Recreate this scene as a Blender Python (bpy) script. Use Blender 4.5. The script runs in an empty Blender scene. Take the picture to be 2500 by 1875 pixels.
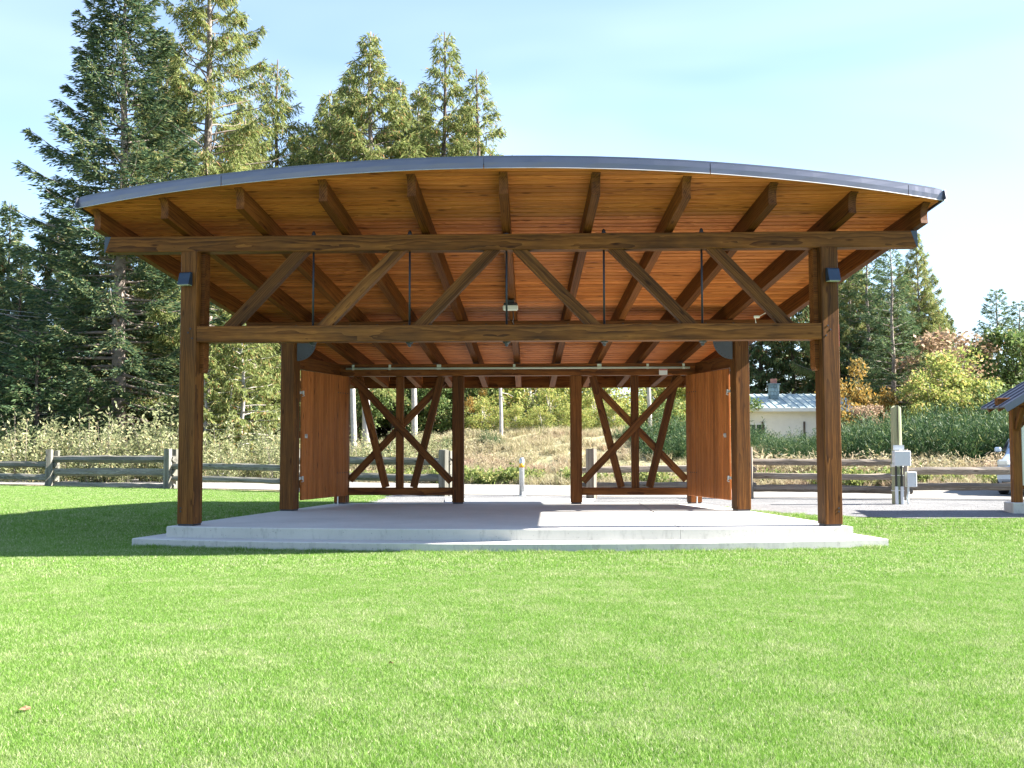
import bpy, bmesh, math, random
import numpy as np
from mathutils import Vector, Matrix

# ------------------------------------------------------------------ camera
# world frame: origin on the slab top midway between the front posts, x right, y to the back
F_PX = 2600.0
PITCH, ROLL, YAW, EYE = 0.0570, -0.0018, 0.0306, 1.2269
_bx, _by = -0.0813, 16.3242
_c, _s = math.cos(YAW), math.sin(YAW)
CAM = Vector((-_bx*_c + _by*_s, -_bx*_s - _by*_c, EYE))
sc = bpy.context.scene
cam_d = bpy.data.cameras.new('camera'); cam = bpy.data.objects.new('camera', cam_d)
sc.collection.objects.link(cam)
cam_d.sensor_width = 36.0; cam_d.lens = F_PX/2500*36.0
cam_d.clip_start = 0.05; cam_d.clip_end = 2000
CAMROT = Matrix.Rotation(YAW,4,'Z') @ Matrix.Rotation(math.pi/2+PITCH,4,'X') @ Matrix.Rotation(ROLL,4,'Z')
cam.matrix_world = Matrix.Translation(CAM) @ CAMROT
sc.camera = cam
sc.render.resolution_x, sc.render.resolution_y = 1024, 768

# ------------------------------------------------------------------ light
SUN = Vector((1.29, 0.085, 1.0)).normalized()
SUN_EL = math.asin(SUN.z); SUN_AZ = math.atan2(SUN.x, SUN.y)
w = bpy.data.worlds.new('World'); sc.world = w; w.use_nodes = True
nt = w.node_tree; nt.nodes.clear()
wo = nt.nodes.new('ShaderNodeOutputWorld'); bg = nt.nodes.new('ShaderNodeBackground')
sky = nt.nodes.new('ShaderNodeTexSky'); sky.sky_type = 'NISHITA'; sky.sun_disc = False
sky.sun_elevation = SUN_EL; sky.sun_rotation = SUN_AZ
sky.air_density = 1.0; sky.dust_density = 0.15; sky.ozone_density = 4.5
tc = nt.nodes.new('ShaderNodeTexCoord'); mp = nt.nodes.new('ShaderNodeMapping')
mp.inputs['Scale'].default_value = (1.0, 1.0, 3.2); mp.inputs['Rotation'].default_value = (0.2, 0.35, 0.5)
cn = nt.nodes.new('ShaderNodeTexNoise'); cn.inputs['Scale'].default_value = 1.5; cn.inputs['Detail'].default_value = 3
cn.inputs['Roughness'].default_value = 0.52; cn.inputs['Distortion'].default_value = 0.7
cr = nt.nodes.new('ShaderNodeValToRGB'); cr.color_ramp.elements[0].position = 0.22; cr.color_ramp.elements[1].position = 0.85
cm = nt.nodes.new('ShaderNodeMixRGB'); cm.inputs[2].default_value = (6.2, 6.9, 8.0, 1)
mu = nt.nodes.new('ShaderNodeMath'); mu.operation = 'MULTIPLY'; mu.inputs[1].default_value = 0.34
L = nt.links.new
L(tc.outputs['Generated'], mp.inputs['Vector']); L(mp.outputs[0], cn.inputs['Vector']); L(cn.outputs['Fac'], cr.inputs[0])
L(cr.outputs[0], mu.inputs[0]); L(mu.outputs[0], cm.inputs[0]); L(sky.outputs[0], cm.inputs[1])
L(cm.outputs[0], bg.inputs[0]); bg.inputs[1].default_value = 0.060; L(bg.outputs[0], wo.inputs[0])
sl = bpy.data.lights.new('sun', 'SUN'); sl.energy = 4.9; sl.angle = math.radians(0.53); sl.color = (1.0, 0.94, 0.85)
so = bpy.data.objects.new('sun', sl); sc.collection.objects.link(so)
so.rotation_euler = SUN.to_track_quat('Z', 'Y').to_euler(); so.location = (30, -5, 40)
sc.view_settings.view_transform = 'Standard'; sc.view_settings.look = 'None'
sc.view_settings.exposure = 2.4; sc.view_settings.gamma = 1.0
sc.render.engine = 'CYCLES'

# ------------------------------------------------------------------ helpers
rng = random.Random(7); NR = np.random.default_rng(11)
C = sc.collection
def smooth(a, b, x):
    t = min(1.0, max(0.0, (x-a)/(b-a))); return t*t*(3-2*t)
def ray(px, py):
    d = CAMROT @ Vector(((px-1250)/F_PX, (937.5-py)/F_PX, -1.0)); return d
def at_z(px, py, z):
    d = ray(px, py); t = (z-CAM.z)/d.z; return CAM + d*t
def at_y(px, py, y):
    d = ray(px, py); t = (y-CAM.y)/d.y; return CAM + d*t
def at_d(px, depth):                       # point at a distance along the view, at eye level
    d = ray(px, 1087.0); d.z = 0; return CAM + d*depth

FXY = [(-60,40),(-24,21),(-19.3,18.8),(-14.95,16.86),(-10.52,14.94),(-6.3,12.6),(-1.95,10.39),(1.68,9.2),(5.4,8.7),(8.3,8.3),(12,7.9),(20,7.6),(60,7)]
def yf(x): return float(np.interp(x, [p[0] for p in FXY], [p[1] for p in FXY]))
def hn(x, y): return (math.sin(x*.71+1.3)*math.cos(y*.53+.4)+.5*math.sin(x*1.7+y*1.1)+.3*math.sin(x*3.1-y*2.3))
def gz(x, y):
    z = -0.31 + 0.25*smooth(0.3, 6.5, y)
    s = y-(yf(x)+8.0)
    if s > 0:
        A = 0.6+1.25*math.exp(-((x-0.5)/9.0)**2)+0.5*smooth(8, 22, x)
        z += A*smooth(0, 13, s) + 0.10*hn(x, y)*smooth(0, 4, s) + max(0, y-48)*0.02
    return z
def at_ground(px, py):
    d = ray(px, py); t = 3.0
    while t < 300:
        p = CAM+d*t
        if p.z < gz(p.x, p.y): return p
        t += 0.02
    return CAM+d*60

def link(o, parent=None):
    C.objects.link(o)
    if parent is not None: o.parent = parent
    return o
def empty(name, loc, label, cat, group=None, rz=0.0):
    o = bpy.data.objects.new(name, None); o.empty_display_size = 0.2
    o.location = loc; o.rotation_euler = (0, 0, rz); link(o)
    return tag(o, label, cat, group)
def tag(o, label, cat=None, group=None):
    o['label'] = label
    if cat: o['category'] = cat
    if group: o['group'] = group
    return o

class MB:
    def __init__(s): s.v = []; s.f = []
    def add(s, vs, fs):
        n = len(s.v); s.v += [tuple(v) for v in vs]; s.f += [tuple(i+n for i in f) for f in fs]; return s
    def box(s, c, d, rot=None, ch=0.0):
        hx, hy, hz = d[0]/2, d[1]/2, d[2]/2
        M = rot if rot is not None else Matrix.Identity(3)
        if ch <= 0:
            vs = [M @ Vector((x*hx, y*hy, z*hz))+Vector(c) for x in(-1,1) for y in(-1,1) for z in(-1,1)]
            return s.add(vs, [(0,1,3,2),(4,6,7,5),(0,4,5,1),(2,3,7,6),(0,2,6,4),(1,5,7,3)])
        bm = bmesh.new(); bmesh.ops.create_cube(bm, size=1.0)
        for v in bm.verts: v.co = Vector((v.co.x*d[0], v.co.y*d[1], v.co.z*d[2]))
        bmesh.ops.bevel(bm, geom=bm.edges[:], offset=ch, segments=1, affect='EDGES')
        bm.verts.ensure_lookup_table()
        vs = [M @ v.co+Vector(c) for v in bm.verts]; fs = [[v.index for v in f.verts] for f in bm.faces]; bm.free()
        return s.add(vs, fs)
    def prism(s, poly, a, b, axis='Z'):    # poly of 2D points, extruded between a and b
        n = len(poly)
        def mk(p, h):
            if axis == 'Z': return (p[0], p[1], h)
            if axis == 'Y': return (p[0], h, p[1])
            return (h, p[0], p[1])
        vs = [mk(p, a) for p in poly]+[mk(p, b) for p in poly]
        fs = [tuple(range(n))[::-1], tuple(range(n, 2*n))]+[(i, (i+1)%n, n+(i+1)%n, n+i) for i in range(n)]
        return s.add(vs, fs)
    def tube(s, pts, rad, seg=8, cap=True):
        pts = [Vector(p) for p in pts]; n = len(pts)
        if not hasattr(rad, '__len__'): rad = [rad]*n
        vs = []; prev = None
        for i, p in enumerate(pts):
            t = (pts[min(i+1, n-1)]-pts[max(i-1, 0)]).normalized()
            a = prev if prev is not None else (Vector((0,0,1)) if abs(t.z) < .9 else Vector((1,0,0)))
            u = (a-t*a.dot(t)).normalized(); prev = u; vv = t.cross(u)
            for k in range(seg):
                an = 2*math.pi*k/seg; vs.append(p+(u*math.cos(an)+vv*math.sin(an))*rad[i])
        fs = [(i*seg+k, i*seg+(k+1)%seg, (i+1)*seg+(k+1)%seg, (i+1)*seg+k) for i in range(n-1) for k in range(seg)]
        if cap: fs += [tuple(range(seg))[::-1], tuple(range((n-1)*seg, n*seg))]
        return s.add(vs, fs)
    def lathe(s, prof, c=(0,0,0), seg=20):
        vs = [(c[0]+r*math.cos(2*math.pi*k/seg), c[1]+r*math.sin(2*math.pi*k/seg), c[2]+z) for r, z in prof for k in range(seg)]
        n = len(prof)
        fs = [(i*seg+k, i*seg+(k+1)%seg, (i+1)*seg+(k+1)%seg, (i+1)*seg+k) for i in range(n-1) for k in range(seg)]
        fs += [tuple(range(seg))[::-1], tuple(range((n-1)*seg, n*seg))]
        return s.add(vs, fs)
    def build(s, name, mat, parent=None, sm=False, fix=True):
        me = bpy.data.meshes.new(name); me.from_pydata(s.v, [], s.f)
        if fix:
            bm = bmesh.new(); bm.from_mesh(me); bmesh.ops.recalc_face_normals(bm, faces=bm.faces[:]); bm.to_mesh(me); bm.free()
        if sm: me.polygons.foreach_set('use_smooth', [True]*len(me.polygons))
        me.materials.append(mat); me.update()
        o = bpy.data.objects.new(name, me); return link(o, parent)

def np_mesh(name, V, Q, mat, parent=None, smooth_=False):   # V (n,3), Q (m,k) arrays
    me = bpy.data.meshes.new(name); n = len(V); m, k = Q.shape
    me.vertices.add(n); me.vertices.foreach_set('co', np.asarray(V, dtype=np.float32).ravel())
    me.loops.add(m*k); me.loops.foreach_set('vertex_index', np.asarray(Q, dtype=np.int32).ravel())
    me.polygons.add(m); me.polygons.foreach_set('loop_start', np.arange(0, m*k, k, dtype=np.int32))
    me.update(calc_edges=True); me.validate()
    if smooth_: me.polygons.foreach_set('use_smooth', [True]*m)
    me.materials.append(mat)
    o = bpy.data.objects.new(name, me); return link(o, parent)

def beam(name, p0, p1, wd, dp, mat, parent, up=(0,0,1), ch=0.008, ends=(0,0), split=1):
    """timber along local x; wd across, dp along 'up'. ends: slant of each end (x shift bottom minus top)."""
    p0, p1 = Vector(p0), Vector(p1); ln = (p1-p0).length; X = (p1-p0)/ln
    U = Vector(up); Z = (U-X*U.dot(X)).normalized(); Y = Z.cross(X)
    a, b = wd/2, dp/2
    sec = [(-a+ch,-b),(a-ch,-b),(a,-b+ch),(a,b-ch),(a-ch,b),(-a+ch,b),(-a,b-ch),(-a,-b+ch)]
    mb = MB(); ns = max(1, split)
    vs = []
    for i in range(ns+1):
        t = i/ns
        for y, z in sec:
            k = (b-z)/dp
            x = ln*t + (ends[0]*k if i == 0 else 0) + (ends[1]*k if i == ns else 0)
            j = 0 if i in (0, ns) else rng.uniform(-.0012, .0012)
            vs.append((x, y+j, z+j))
    fs = [(i*8+k, i*8+(k+1)%8, i*8+8+(k+1)%8, i*8+8+k) for i in range(ns) for k in range(8)]
    fs += [tuple(range(8))[::-1], tuple(range(ns*8, ns*8+8))]
    mb.add(vs, fs); o = mb.build(name, mat, parent)
    R = Matrix((X, Y, Z)).transposed().to_4x4(); o.matrix_local = Matrix.Translation(p0) @ R
    return o

# ------------------------------------------------------------------ materials
def newmat(name):
    m = bpy.data.materials.new(name); m.use_nodes = True; t = m.node_tree
    return m, t, t.nodes['Principled BSDF'], t.links.new
def nd(t, kind, **kw):
    n = t.nodes.new(kind)
    for k, v in kw.items():
        if k in n.inputs: n.inputs[k].default_value = v
        else: setattr(n, k, v)
    return n
def ramp(t, stops, interp='LINEAR'):
    r = t.nodes.new('ShaderNodeValToRGB'); e = r.color_ramp.elements; r.color_ramp.interpolation = interp
    while len(e) < len(stops): e.new(0.5)
    for q, (p, c) in zip(e, stops): q.position = p; q.color = (*c, 1) if len(c) == 3 else c
    return r
def plain(name, col, rough=.6, metal=0.0, var=.12, scale=6.0, bump=0.0):
    m, t, b, K = newmat(name)
    tcn = nd(t, 'ShaderNodeTexCoord'); n = nd(t, 'ShaderNodeTexNoise', Scale=scale, Detail=6.0, Roughness=.6)
    K(tcn.outputs['Object'], n.inputs['Vector'])
    r = ramp(t, [(.3, tuple(c*(1-var) for c in col)), (.7, tuple(min(1, c*(1+var)) for c in col))])
    K(n.outputs['Fac'], r.inputs[0]); K(r.outputs[0], b.inputs['Base Color'])
    b.inputs['Roughness'].default_value = rough; b.inputs['Metallic'].default_value = metal
    if bump:
        bp = nd(t, 'ShaderNodeBump', Strength=bump, Distance=.01); K(n.outputs['Fac'], bp.inputs['Height']); K(bp.outputs[0], b.inputs['Normal'])
    return m

def wood(name, dark, mid, light, ring=55.0, stain=.45, rough=.55, grey=None, bump=.25, xs=.10, vary=.2, knot=(.05, .16)):
    m, t, b, K = newmat(name)
    tcn = nd(t, 'ShaderNodeTexCoord'); oi = nd(t, 'ShaderNodeObjectInfo')
    off = nd(t, 'ShaderNodeVectorMath', operation='SCALE'); cmb = nd(t, 'ShaderNodeCombineXYZ')
    mul = nd(t, 'ShaderNodeMath', operation='MULTIPLY'); mul.inputs[1].default_value = 37.0
    K(oi.outputs['Random'], mul.inputs[0]); K(mul.outputs[0], cmb.inputs[0])
    m2 = nd(t, 'ShaderNodeMath', operation='MULTIPLY'); m2.inputs[1].default_value = .35; K(oi.outputs['Random'], m2.inputs[0]); K(m2.outputs[0], cmb.inputs[1])
    add = nd(t, 'ShaderNodeVectorMath', operation='ADD'); K(tcn.outputs['Object'], add.inputs[0]); K(cmb.outputs[0], add.inputs[1])
    # warp for cathedral grain
    mp1 = nd(t, 'ShaderNodeMapping'); mp1.inputs['Scale'].default_value = (xs*7, 2.6, 2.6); K(add.outputs[0], mp1.inputs['Vector'])
    wn = nd(t, 'ShaderNodeTexNoise', Scale=1.6, Detail=3.0, Roughness=.5); K(mp1.outputs[0], wn.inputs['Vector'])
    sub = nd(t, 'ShaderNodeVectorMath', operation='SUBTRACT'); sub.inputs[1].default_value = (.5, .5, .5); K(wn.outputs['Color'], sub.inputs[0])
    scl = nd(t, 'ShaderNodeVectorMath', operation='SCALE'); scl.inputs['Scale'].default_value = .10; K(sub.outputs[0], scl.inputs[0])
    mp2 = nd(t, 'ShaderNodeMapping'); mp2.inputs['Scale'].default_value = (xs*.35, 1, 1); mp2.inputs['Location'].default_value = (0, .05, .06); K(add.outputs[0], mp2.inputs['Vector'])
    ad2 = nd(t, 'ShaderNodeVectorMath', operation='ADD'); K(mp2.outputs[0], ad2.inputs[0]); K(scl.outputs[0], ad2.inputs[1])
    wv = nd(t, 'ShaderNodeTexWave', wave_type='RINGS', rings_direction='X', wave_profile='SAW', Scale=ring/6.28, Distortion=.6, Detail=2.0)
    wv.inputs['Detail Scale'].default_value = 2.0; K(ad2.outputs[0], wv.inputs['Vector'])
    # fine fibre
    mp3 = nd(t, 'ShaderNodeMapping'); mp3.inputs['Scale'].default_value = (2.0, 60, 60); K(add.outputs[0], mp3.inputs['Vector'])
    fn = nd(t, 'ShaderNodeTexNoise', Scale=3.0, Detail=4.0); K(mp3.outputs[0], fn.inputs['Vector'])
    mp6 = nd(t, 'ShaderNodeMapping'); mp6.inputs['Scale'].default_value = (.5, 10, 10); K(add.outputs[0], mp6.inputs['Vector'])
    st_ = nd(t, 'ShaderNodeTexNoise', Scale=1.5, Detail=4.0, Roughness=.6); K(mp6.outputs[0], st_.inputs['Vector'])
    rs = nd(t, 'ShaderNodeMapRange'); rs.inputs[1].default_value = .34; rs.inputs[2].default_value = .66; K(st_.outputs['Fac'], rs.inputs[0])
    mxr = nd(t, 'ShaderNodeMixRGB', blend_type='MIX', Fac=.5); K(wv.outputs['Fac'], mxr.inputs[1]); K(rs.outputs[0], mxr.inputs[2])
    r1 = ramp(t, [(0.08, light), (.5, mid), (.92, dark)]); K(mxr.outputs[0], r1.inputs[0])
    r2 = ramp(t, [(.3, (.72,.72,.72)), (.7, (1.12,1.12,1.12))]); K(fn.outputs['Fac'], r2.inputs[0])
    mx = nd(t, 'ShaderNodeMixRGB', blend_type='MULTIPLY', Fac=1.0); K(r1.outputs[0], mx.inputs[1]); K(r2.outputs[0], mx.inputs[2])
    # weathering patches
    mp4 = nd(t, 'ShaderNodeMapping'); mp4.inputs['Scale'].default_value = (.9, 2.2, 2.2); K(add.outputs[0], mp4.inputs['Vector'])
    sn = nd(t, 'ShaderNodeTexNoise', Scale=1.7, Detail=5.0, Roughness=.6); K(mp4.outputs[0], sn.inputs['Vector'])
    r3 = ramp(t, [(.35, (0,0,0)), (.75, (1,1,1))]); K(sn.outputs['Fac'], r3.inputs[0])
    sm_ = nd(t, 'ShaderNodeMath', operation='MULTIPLY'); sm_.inputs[1].default_value = stain; K(r3.outputs[0], sm_.inputs[0])
    mx2 = nd(t, 'ShaderNodeMixRGB', blend_type='MIX'); K(sm_.outputs[0], mx2.inputs[0]); K(mx.outputs[0], mx2.inputs[1])
    g = grey or tuple(c*.55 for c in mid); mx2.inputs[2].default_value = (*g, 1)
    # knots
    mp5 = nd(t, 'ShaderNodeMapping'); mp5.inputs['Scale'].default_value = (1.9, 6.5, 6.5); K(add.outputs[0], mp5.inputs['Vector'])
    vo = nd(t, 'ShaderNodeTexVoronoi', Scale=1.0); K(mp5.outputs[0], vo.inputs['Vector'])
    r4 = ramp(t, [(knot[0], (.25,.2,.18)), (knot[1], (1,1,1))]); K(vo.outputs['Distance'], r4.inputs[0])
    mx3 = nd(t, 'ShaderNodeMixRGB', blend_type='MULTIPLY', Fac=.8); K(mx2.outputs[0], mx3.inputs[1]); K(r4.outputs[0], mx3.inputs[2])
    # piece to piece
    hsv = nd(t, 'ShaderNodeHueSaturation'); mr = nd(t, 'ShaderNodeMapRange'); mr.inputs[3].default_value = 1-vary; mr.inputs[4].default_value = 1+vary
    K(oi.outputs['Random'], mr.inputs[0]); K(mr.outputs[0], hsv.inputs['Value']); K(mx3.outputs[0], hsv.inputs['Color'])
    K(hsv.outputs[0], b.inputs['Base Color']); b.inputs['Roughness'].default_value = rough; b.inputs['Specular IOR Level'].default_value = .12
    bp = nd(t, 'ShaderNodeBump', Strength=bump, Distance=.004); K(fn.outputs['Fac'], bp.inputs['Height']); K(bp.outputs[0], b.inputs['Normal'])
    return m

M = {}
M['timber'] = wood('stained_timber', (.046,.016,.005), (.155,.057,.013), (.255,.102,.024), grey=(.062,.032,.014), stain=.55, ring=70, vary=.28)
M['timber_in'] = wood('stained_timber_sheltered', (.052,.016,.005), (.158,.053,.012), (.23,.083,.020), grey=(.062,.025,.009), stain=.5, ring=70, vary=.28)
M['board'] = wood('soffit_timber', (.33,.098,.024), (.55,.182,.046), (.66,.245,.072), grey=(.34,.098,.026), stain=.5, ring=120, bump=.15, vary=.24, knot=(.08, .20))
M['door'] = wood('door_timber', (.20,.060,.014), (.40,.130,.034), (.50,.18,.05), grey=(.27,.082,.022), stain=.4, ring=100, vary=.22)
M['cedar'] = wood('weathered_cedar', (.065,.062,.052), (.19,.18,.155), (.31,.30,.265), grey=(.11,.115,.085), stain=.5, ring=160, bump=.6, rough=.85)
M['cedar_new'] = wood('newer_cedar', (.09,.07,.055), (.25,.21,.17), (.38,.335,.285), grey=(.17,.155,.13), stain=.5, ring=160, bump=.5, rough=.8)
M['pole'] = wood('treated_pole', (.16,.17,.10), (.30,.31,.19), (.38,.38,.26), grey=(.20,.24,.16), stain=.5, ring=80, bump=.4, rough=.8)
M['fascia'] = plain('fascia_metal', (.145,.15,.185), .38, .75, .06, 2.0)
M['drip'] = plain('drip_edge_metal', (.62,.60,.62), .35, .6, .05)
M['roof'] = plain('roof_metal', (.11,.12,.16), .45, .6, .05)
M['steel'] = plain('black_steel', (.035,.038,.048), .45, .5, .15)
M['plate'] = plain('painted_steel', (.06,.062,.072), .5, .3, .1)
M['cap'] = plain('end_cap_metal', (.055,.07,.095), .45, .4, .06)
M['galv'] = plain('galvanised', (.52,.54,.55), .4, .7, .15, 20)
M['conduit'] = plain('conduit', (.52,.56,.47), .5, .2, .08, 5)
M['white'] = plain('white_plastic', (.72,.72,.68), .5, 0, .04)
M['black'] = plain('black_plastic', (.018,.018,.02), .5, 0, .1)
M['lampblue'] = plain('lamp_housing', (.035,.055,.085), .4, .5, .06)
M['boxgrey'] = plain('grey_enclosure', (.55,.58,.62), .5, 0, .03)
M['bark'] = plain('bark', (.23,.19,.165), .95, 0, .5, 5, .8)
M['bark_dark'] = plain('bark_dark', (.10,.075,.06), .95, 0, .5, 5, .8)
M['bark_pale'] = plain('bark_pale', (.40,.37,.34), .9, 0, .35, 4, .6)
M['yellow'] = plain('reflective_yellow', (.72,.36,.02), .5, 0, .05)
M['red'] = plain('red_paint', (.45,.05,.04), .5, 0, .05)

def concrete():
    m, t, b, K = newmat('concrete'); g = nd(t, 'ShaderNodeNewGeometry')
    n1 = nd(t, 'ShaderNodeTexNoise', Scale=.8, Detail=8.0, Roughness=.6); n2 = nd(t, 'ShaderNodeTexNoise', Scale=9.0, Detail=8.0, Roughness=.7)
    mp = nd(t, 'ShaderNodeMapping'); mp.inputs['Scale'].default_value = (1, 1, .35)
    K(g.outputs['Position'], n1.inputs['Vector']); K(g.outputs['Position'], mp.inputs['Vector']); K(mp.outputs[0], n2.inputs['Vector'])
    r1 = ramp(t, [(.3, (.54,.535,.51)), (.7, (.67,.66,.63))]); K(n1.outputs['Fac'], r1.inputs[0])
    r2 = ramp(t, [(.32, (.72,.72,.72)), (.48, (1,1,1))]); K(n2.outputs['Fac'], r2.inputs[0])
    # pitting and run marks show on the formed (vertical) faces only
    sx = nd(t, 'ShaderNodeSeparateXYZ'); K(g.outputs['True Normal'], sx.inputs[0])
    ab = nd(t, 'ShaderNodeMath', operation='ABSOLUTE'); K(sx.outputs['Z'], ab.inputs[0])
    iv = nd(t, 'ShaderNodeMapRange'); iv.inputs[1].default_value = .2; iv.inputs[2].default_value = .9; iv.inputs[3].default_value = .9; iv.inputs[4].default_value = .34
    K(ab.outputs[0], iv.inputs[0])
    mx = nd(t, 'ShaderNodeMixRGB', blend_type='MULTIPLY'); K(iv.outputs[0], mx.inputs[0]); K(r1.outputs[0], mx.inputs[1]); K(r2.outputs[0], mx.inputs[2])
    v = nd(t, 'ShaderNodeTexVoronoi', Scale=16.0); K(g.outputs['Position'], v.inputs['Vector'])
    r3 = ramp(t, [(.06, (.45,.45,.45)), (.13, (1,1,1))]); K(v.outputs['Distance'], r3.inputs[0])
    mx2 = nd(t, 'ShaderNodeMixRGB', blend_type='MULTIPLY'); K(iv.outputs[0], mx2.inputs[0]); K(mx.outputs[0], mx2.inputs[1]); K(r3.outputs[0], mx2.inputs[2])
    mg = nd(t, 'ShaderNodeMixRGB', blend_type='MULTIPLY'); mg.inputs[2].default_value = (.74, .73, .70, 1); K(iv.outputs[0], mg.inputs[0]); K(mx2.outputs[0], mg.inputs[1])  # vertical faces darkened overall: dimmer light on the risers put into the colour
    K(mg.outputs[0], b.inputs['Base Color']); b.inputs['Roughness'].default_value = .85; b.inputs['Specular IOR Level'].default_value = .2
    bp = nd(t, 'ShaderNodeBump', Strength=.3, Distance=.008); K(n2.outputs['Fac'], bp.inputs['Height']); K(bp.outputs[0], b.inputs['Normal'])
    return m
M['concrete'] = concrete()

def ground_mat(name, stops, scale, bump=.4, det=10.0, stops2=None, fine=None, bd=.03):
    m, t, b, K = newmat(name); g = nd(t, 'ShaderNodeNewGeometry')
    n = nd(t, 'ShaderNodeTexNoise', Scale=scale, Detail=det, Roughness=.65); K(g.outputs['Position'], n.inputs['Vector'])
    r = ramp(t, stops); K(n.outputs['Fac'], r.inputs[0]); out = r.outputs[0]
    if fine:
        v = nd(t, 'ShaderNodeTexNoise', Scale=fine, Detail=3.0, Roughness=.8); K(g.outputs['Position'], v.inputs['Vector'])
        r2 = ramp(t, stops2 or [(.35, (.6,.6,.6)), (.65, (1.25,1.25,1.25))]); K(v.outputs['Fac'], r2.inputs[0])
        mx = nd(t, 'ShaderNodeMixRGB', blend_type='MULTIPLY', Fac=1.0); K(out, mx.inputs[1]); K(r2.outputs[0], mx.inputs[2]); out = mx.outputs[0]
        bp = nd(t, 'ShaderNodeBump', Strength=bump, Distance=bd); K(v.outputs['Fac'], bp.inputs['Height']); K(bp.outputs[0], b.inputs['Normal'])
    K(out, b.inputs['Base Color']); b.inputs['Roughness'].default_value = .95; b.inputs['Specular IOR Level'].default_value = .1
    return m
M['lawn_soil'] = ground_mat('lawn_soil', [(.3, (.06,.10,.025)), (.7, (.10,.15,.04))], 1.2, fine=60)
M['gravel'] = ground_mat('gravel', [(.3, (.17,.172,.178)), (.7, (.25,.25,.25))], .8, fine=38, bump=.9, bd=.03)
M['asphalt'] = ground_mat('asphalt', [(.3, (.23,.215,.195)), (.7, (.30,.285,.26))], .35, fine=90, bump=.3, bd=.01)
M['bank'] = ground_mat('bank_soil', [(.3, (.20,.18,.09)), (.5, (.34,.31,.19)), (.7, (.24,.26,.12))], .55, fine=14, bump=.7, bd=.06)

def leaf_mat(name, stops, trans=.35, patch=None, pscale=.35, rough=.6, posmix=None):
    """stops: colours by leaf (random per island); patch: second colour in large patches by position"""
    m, t, b, K = newmat(name); g = nd(t, 'ShaderNodeNewGeometry')
    r = ramp(t, stops); K(g.outputs['Random Per Island'], r.inputs[0]); out = r.outputs[0]
    if patch:
        n = nd(t, 'ShaderNodeTexNoise', Scale=pscale, Detail=4.0, Roughness=.6); K(g.outputs['Position'], n.inputs['Vector'])
        rr = ramp(t, [(patch[1], (0,0,0)), (patch[2], (1,1,1))]); K(n.outputs['Fac'], rr.inputs[0])
        r2 = ramp(t, patch[0]); K(g.outputs['Random Per Island'], r2.inputs[0])
        mx = nd(t, 'ShaderNodeMixRGB'); K(rr.outputs[0], mx.inputs[0]); K(out, mx.inputs[1]); K(r2.outputs[0], mx.inputs[2]); out = mx.outputs[0]
    K(out, b.inputs['Base Color']); b.inputs['Roughness'].default_value = rough
    b.inputs['Specular IOR Level'].default_value = .25
    tr = nd(t, 'ShaderNodeBsdfTranslucent'); K(out, tr.inputs['Color'])
    ms = nd(t, 'ShaderNodeMixShader'); ms.inputs[0].default_value = trans
    K(b.outputs[0], ms.inputs[1]); K(tr.outputs[0], ms.inputs[2]); K(ms.outputs[0], t.nodes['Material Output'].inputs[0])
    return m
M['grass'] = leaf_mat('grass_blade', [(0, (.085,.185,.022)), (.45, (.165,.32,.046)), (.80, (.245,.41,.082)), (.90, (.42,.47,.22)), (1, (.62,.59,.42))], .4,
                      patch=([(0, (.14,.22,.045)), (.45, (.25,.36,.10)), (.75, (.42,.47,.23)), (1, (.66,.63,.48))], .45, .76), pscale=2.3)
M['spruce'] = leaf_mat('spruce_needles', [(0, (.036,.072,.045)), (.5, (.070,.120,.060)), (.82, (.15,.20,.08)), (1, (.25,.23,.10))], .35)
M['fir'] = leaf_mat('fir_needles', [(0, (.05,.095,.05)), (.5, (.10,.165,.070)), (.9, (.18,.24,.10)), (1, (.28,.21,.11))], .38)
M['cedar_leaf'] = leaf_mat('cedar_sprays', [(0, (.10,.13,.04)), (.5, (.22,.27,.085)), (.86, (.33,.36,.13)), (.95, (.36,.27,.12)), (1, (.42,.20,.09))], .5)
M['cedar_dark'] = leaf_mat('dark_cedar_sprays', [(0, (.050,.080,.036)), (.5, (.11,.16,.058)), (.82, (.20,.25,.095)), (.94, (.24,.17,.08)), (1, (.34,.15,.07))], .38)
M['shrub'] = leaf_mat('shrub_leaves', [(0, (.15,.18,.08)), (.5, (.27,.29,.14)), (.85, (.40,.40,.23)), (1, (.44,.35,.18))], .4)
M['yellowgreen'] = leaf_mat('yellow_green_leaves', [(0, (.14,.19,.05)), (.5, (.28,.33,.085)), (.85, (.44,.43,.13)), (1, (.50,.34,.14))], .45)
M['greenleaf'] = leaf_mat('green_leaves', [(0, (.06,.10,.035)), (.5, (.12,.18,.055)), (.88, (.20,.27,.09)), (1, (.34,.29,.12))], .4)
M['orange'] = leaf_mat('orange_leaves', [(0, (.12,.12,.04)), (.4, (.28,.19,.05)), (.8, (.42,.24,.05)), (1, (.34,.30,.11))], .4)
M['pink'] = leaf_mat('pink_leaves', [(0, (.22,.16,.10)), (.5, (.38,.27,.18)), (.8, (.46,.30,.21)), (1, (.44,.38,.22))], .4)
M['broom'] = leaf_mat('broom_stems', [(0, (.022,.055,.022)), (.5, (.045,.095,.035)), (.86, (.09,.15,.05)), (1, (.24,.26,.09))], .22)
M['straw'] = leaf_mat('dry_grass', [(0, (.26,.22,.12)), (.5, (.42,.36,.22)), (.8, (.52,.46,.31)), (1, (.24,.29,.11))], .35,
                      patch=([(0, (.26,.17,.12)), (.6, (.42,.30,.22)), (1, (.50,.40,.29))], .50, .68), pscale=.3)
M['lowgreen'] = leaf_mat('low_green_leaves', [(0, (.09,.13,.035)), (.6, (.20,.25,.07)), (1, (.36,.34,.12))], .4)
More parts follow.
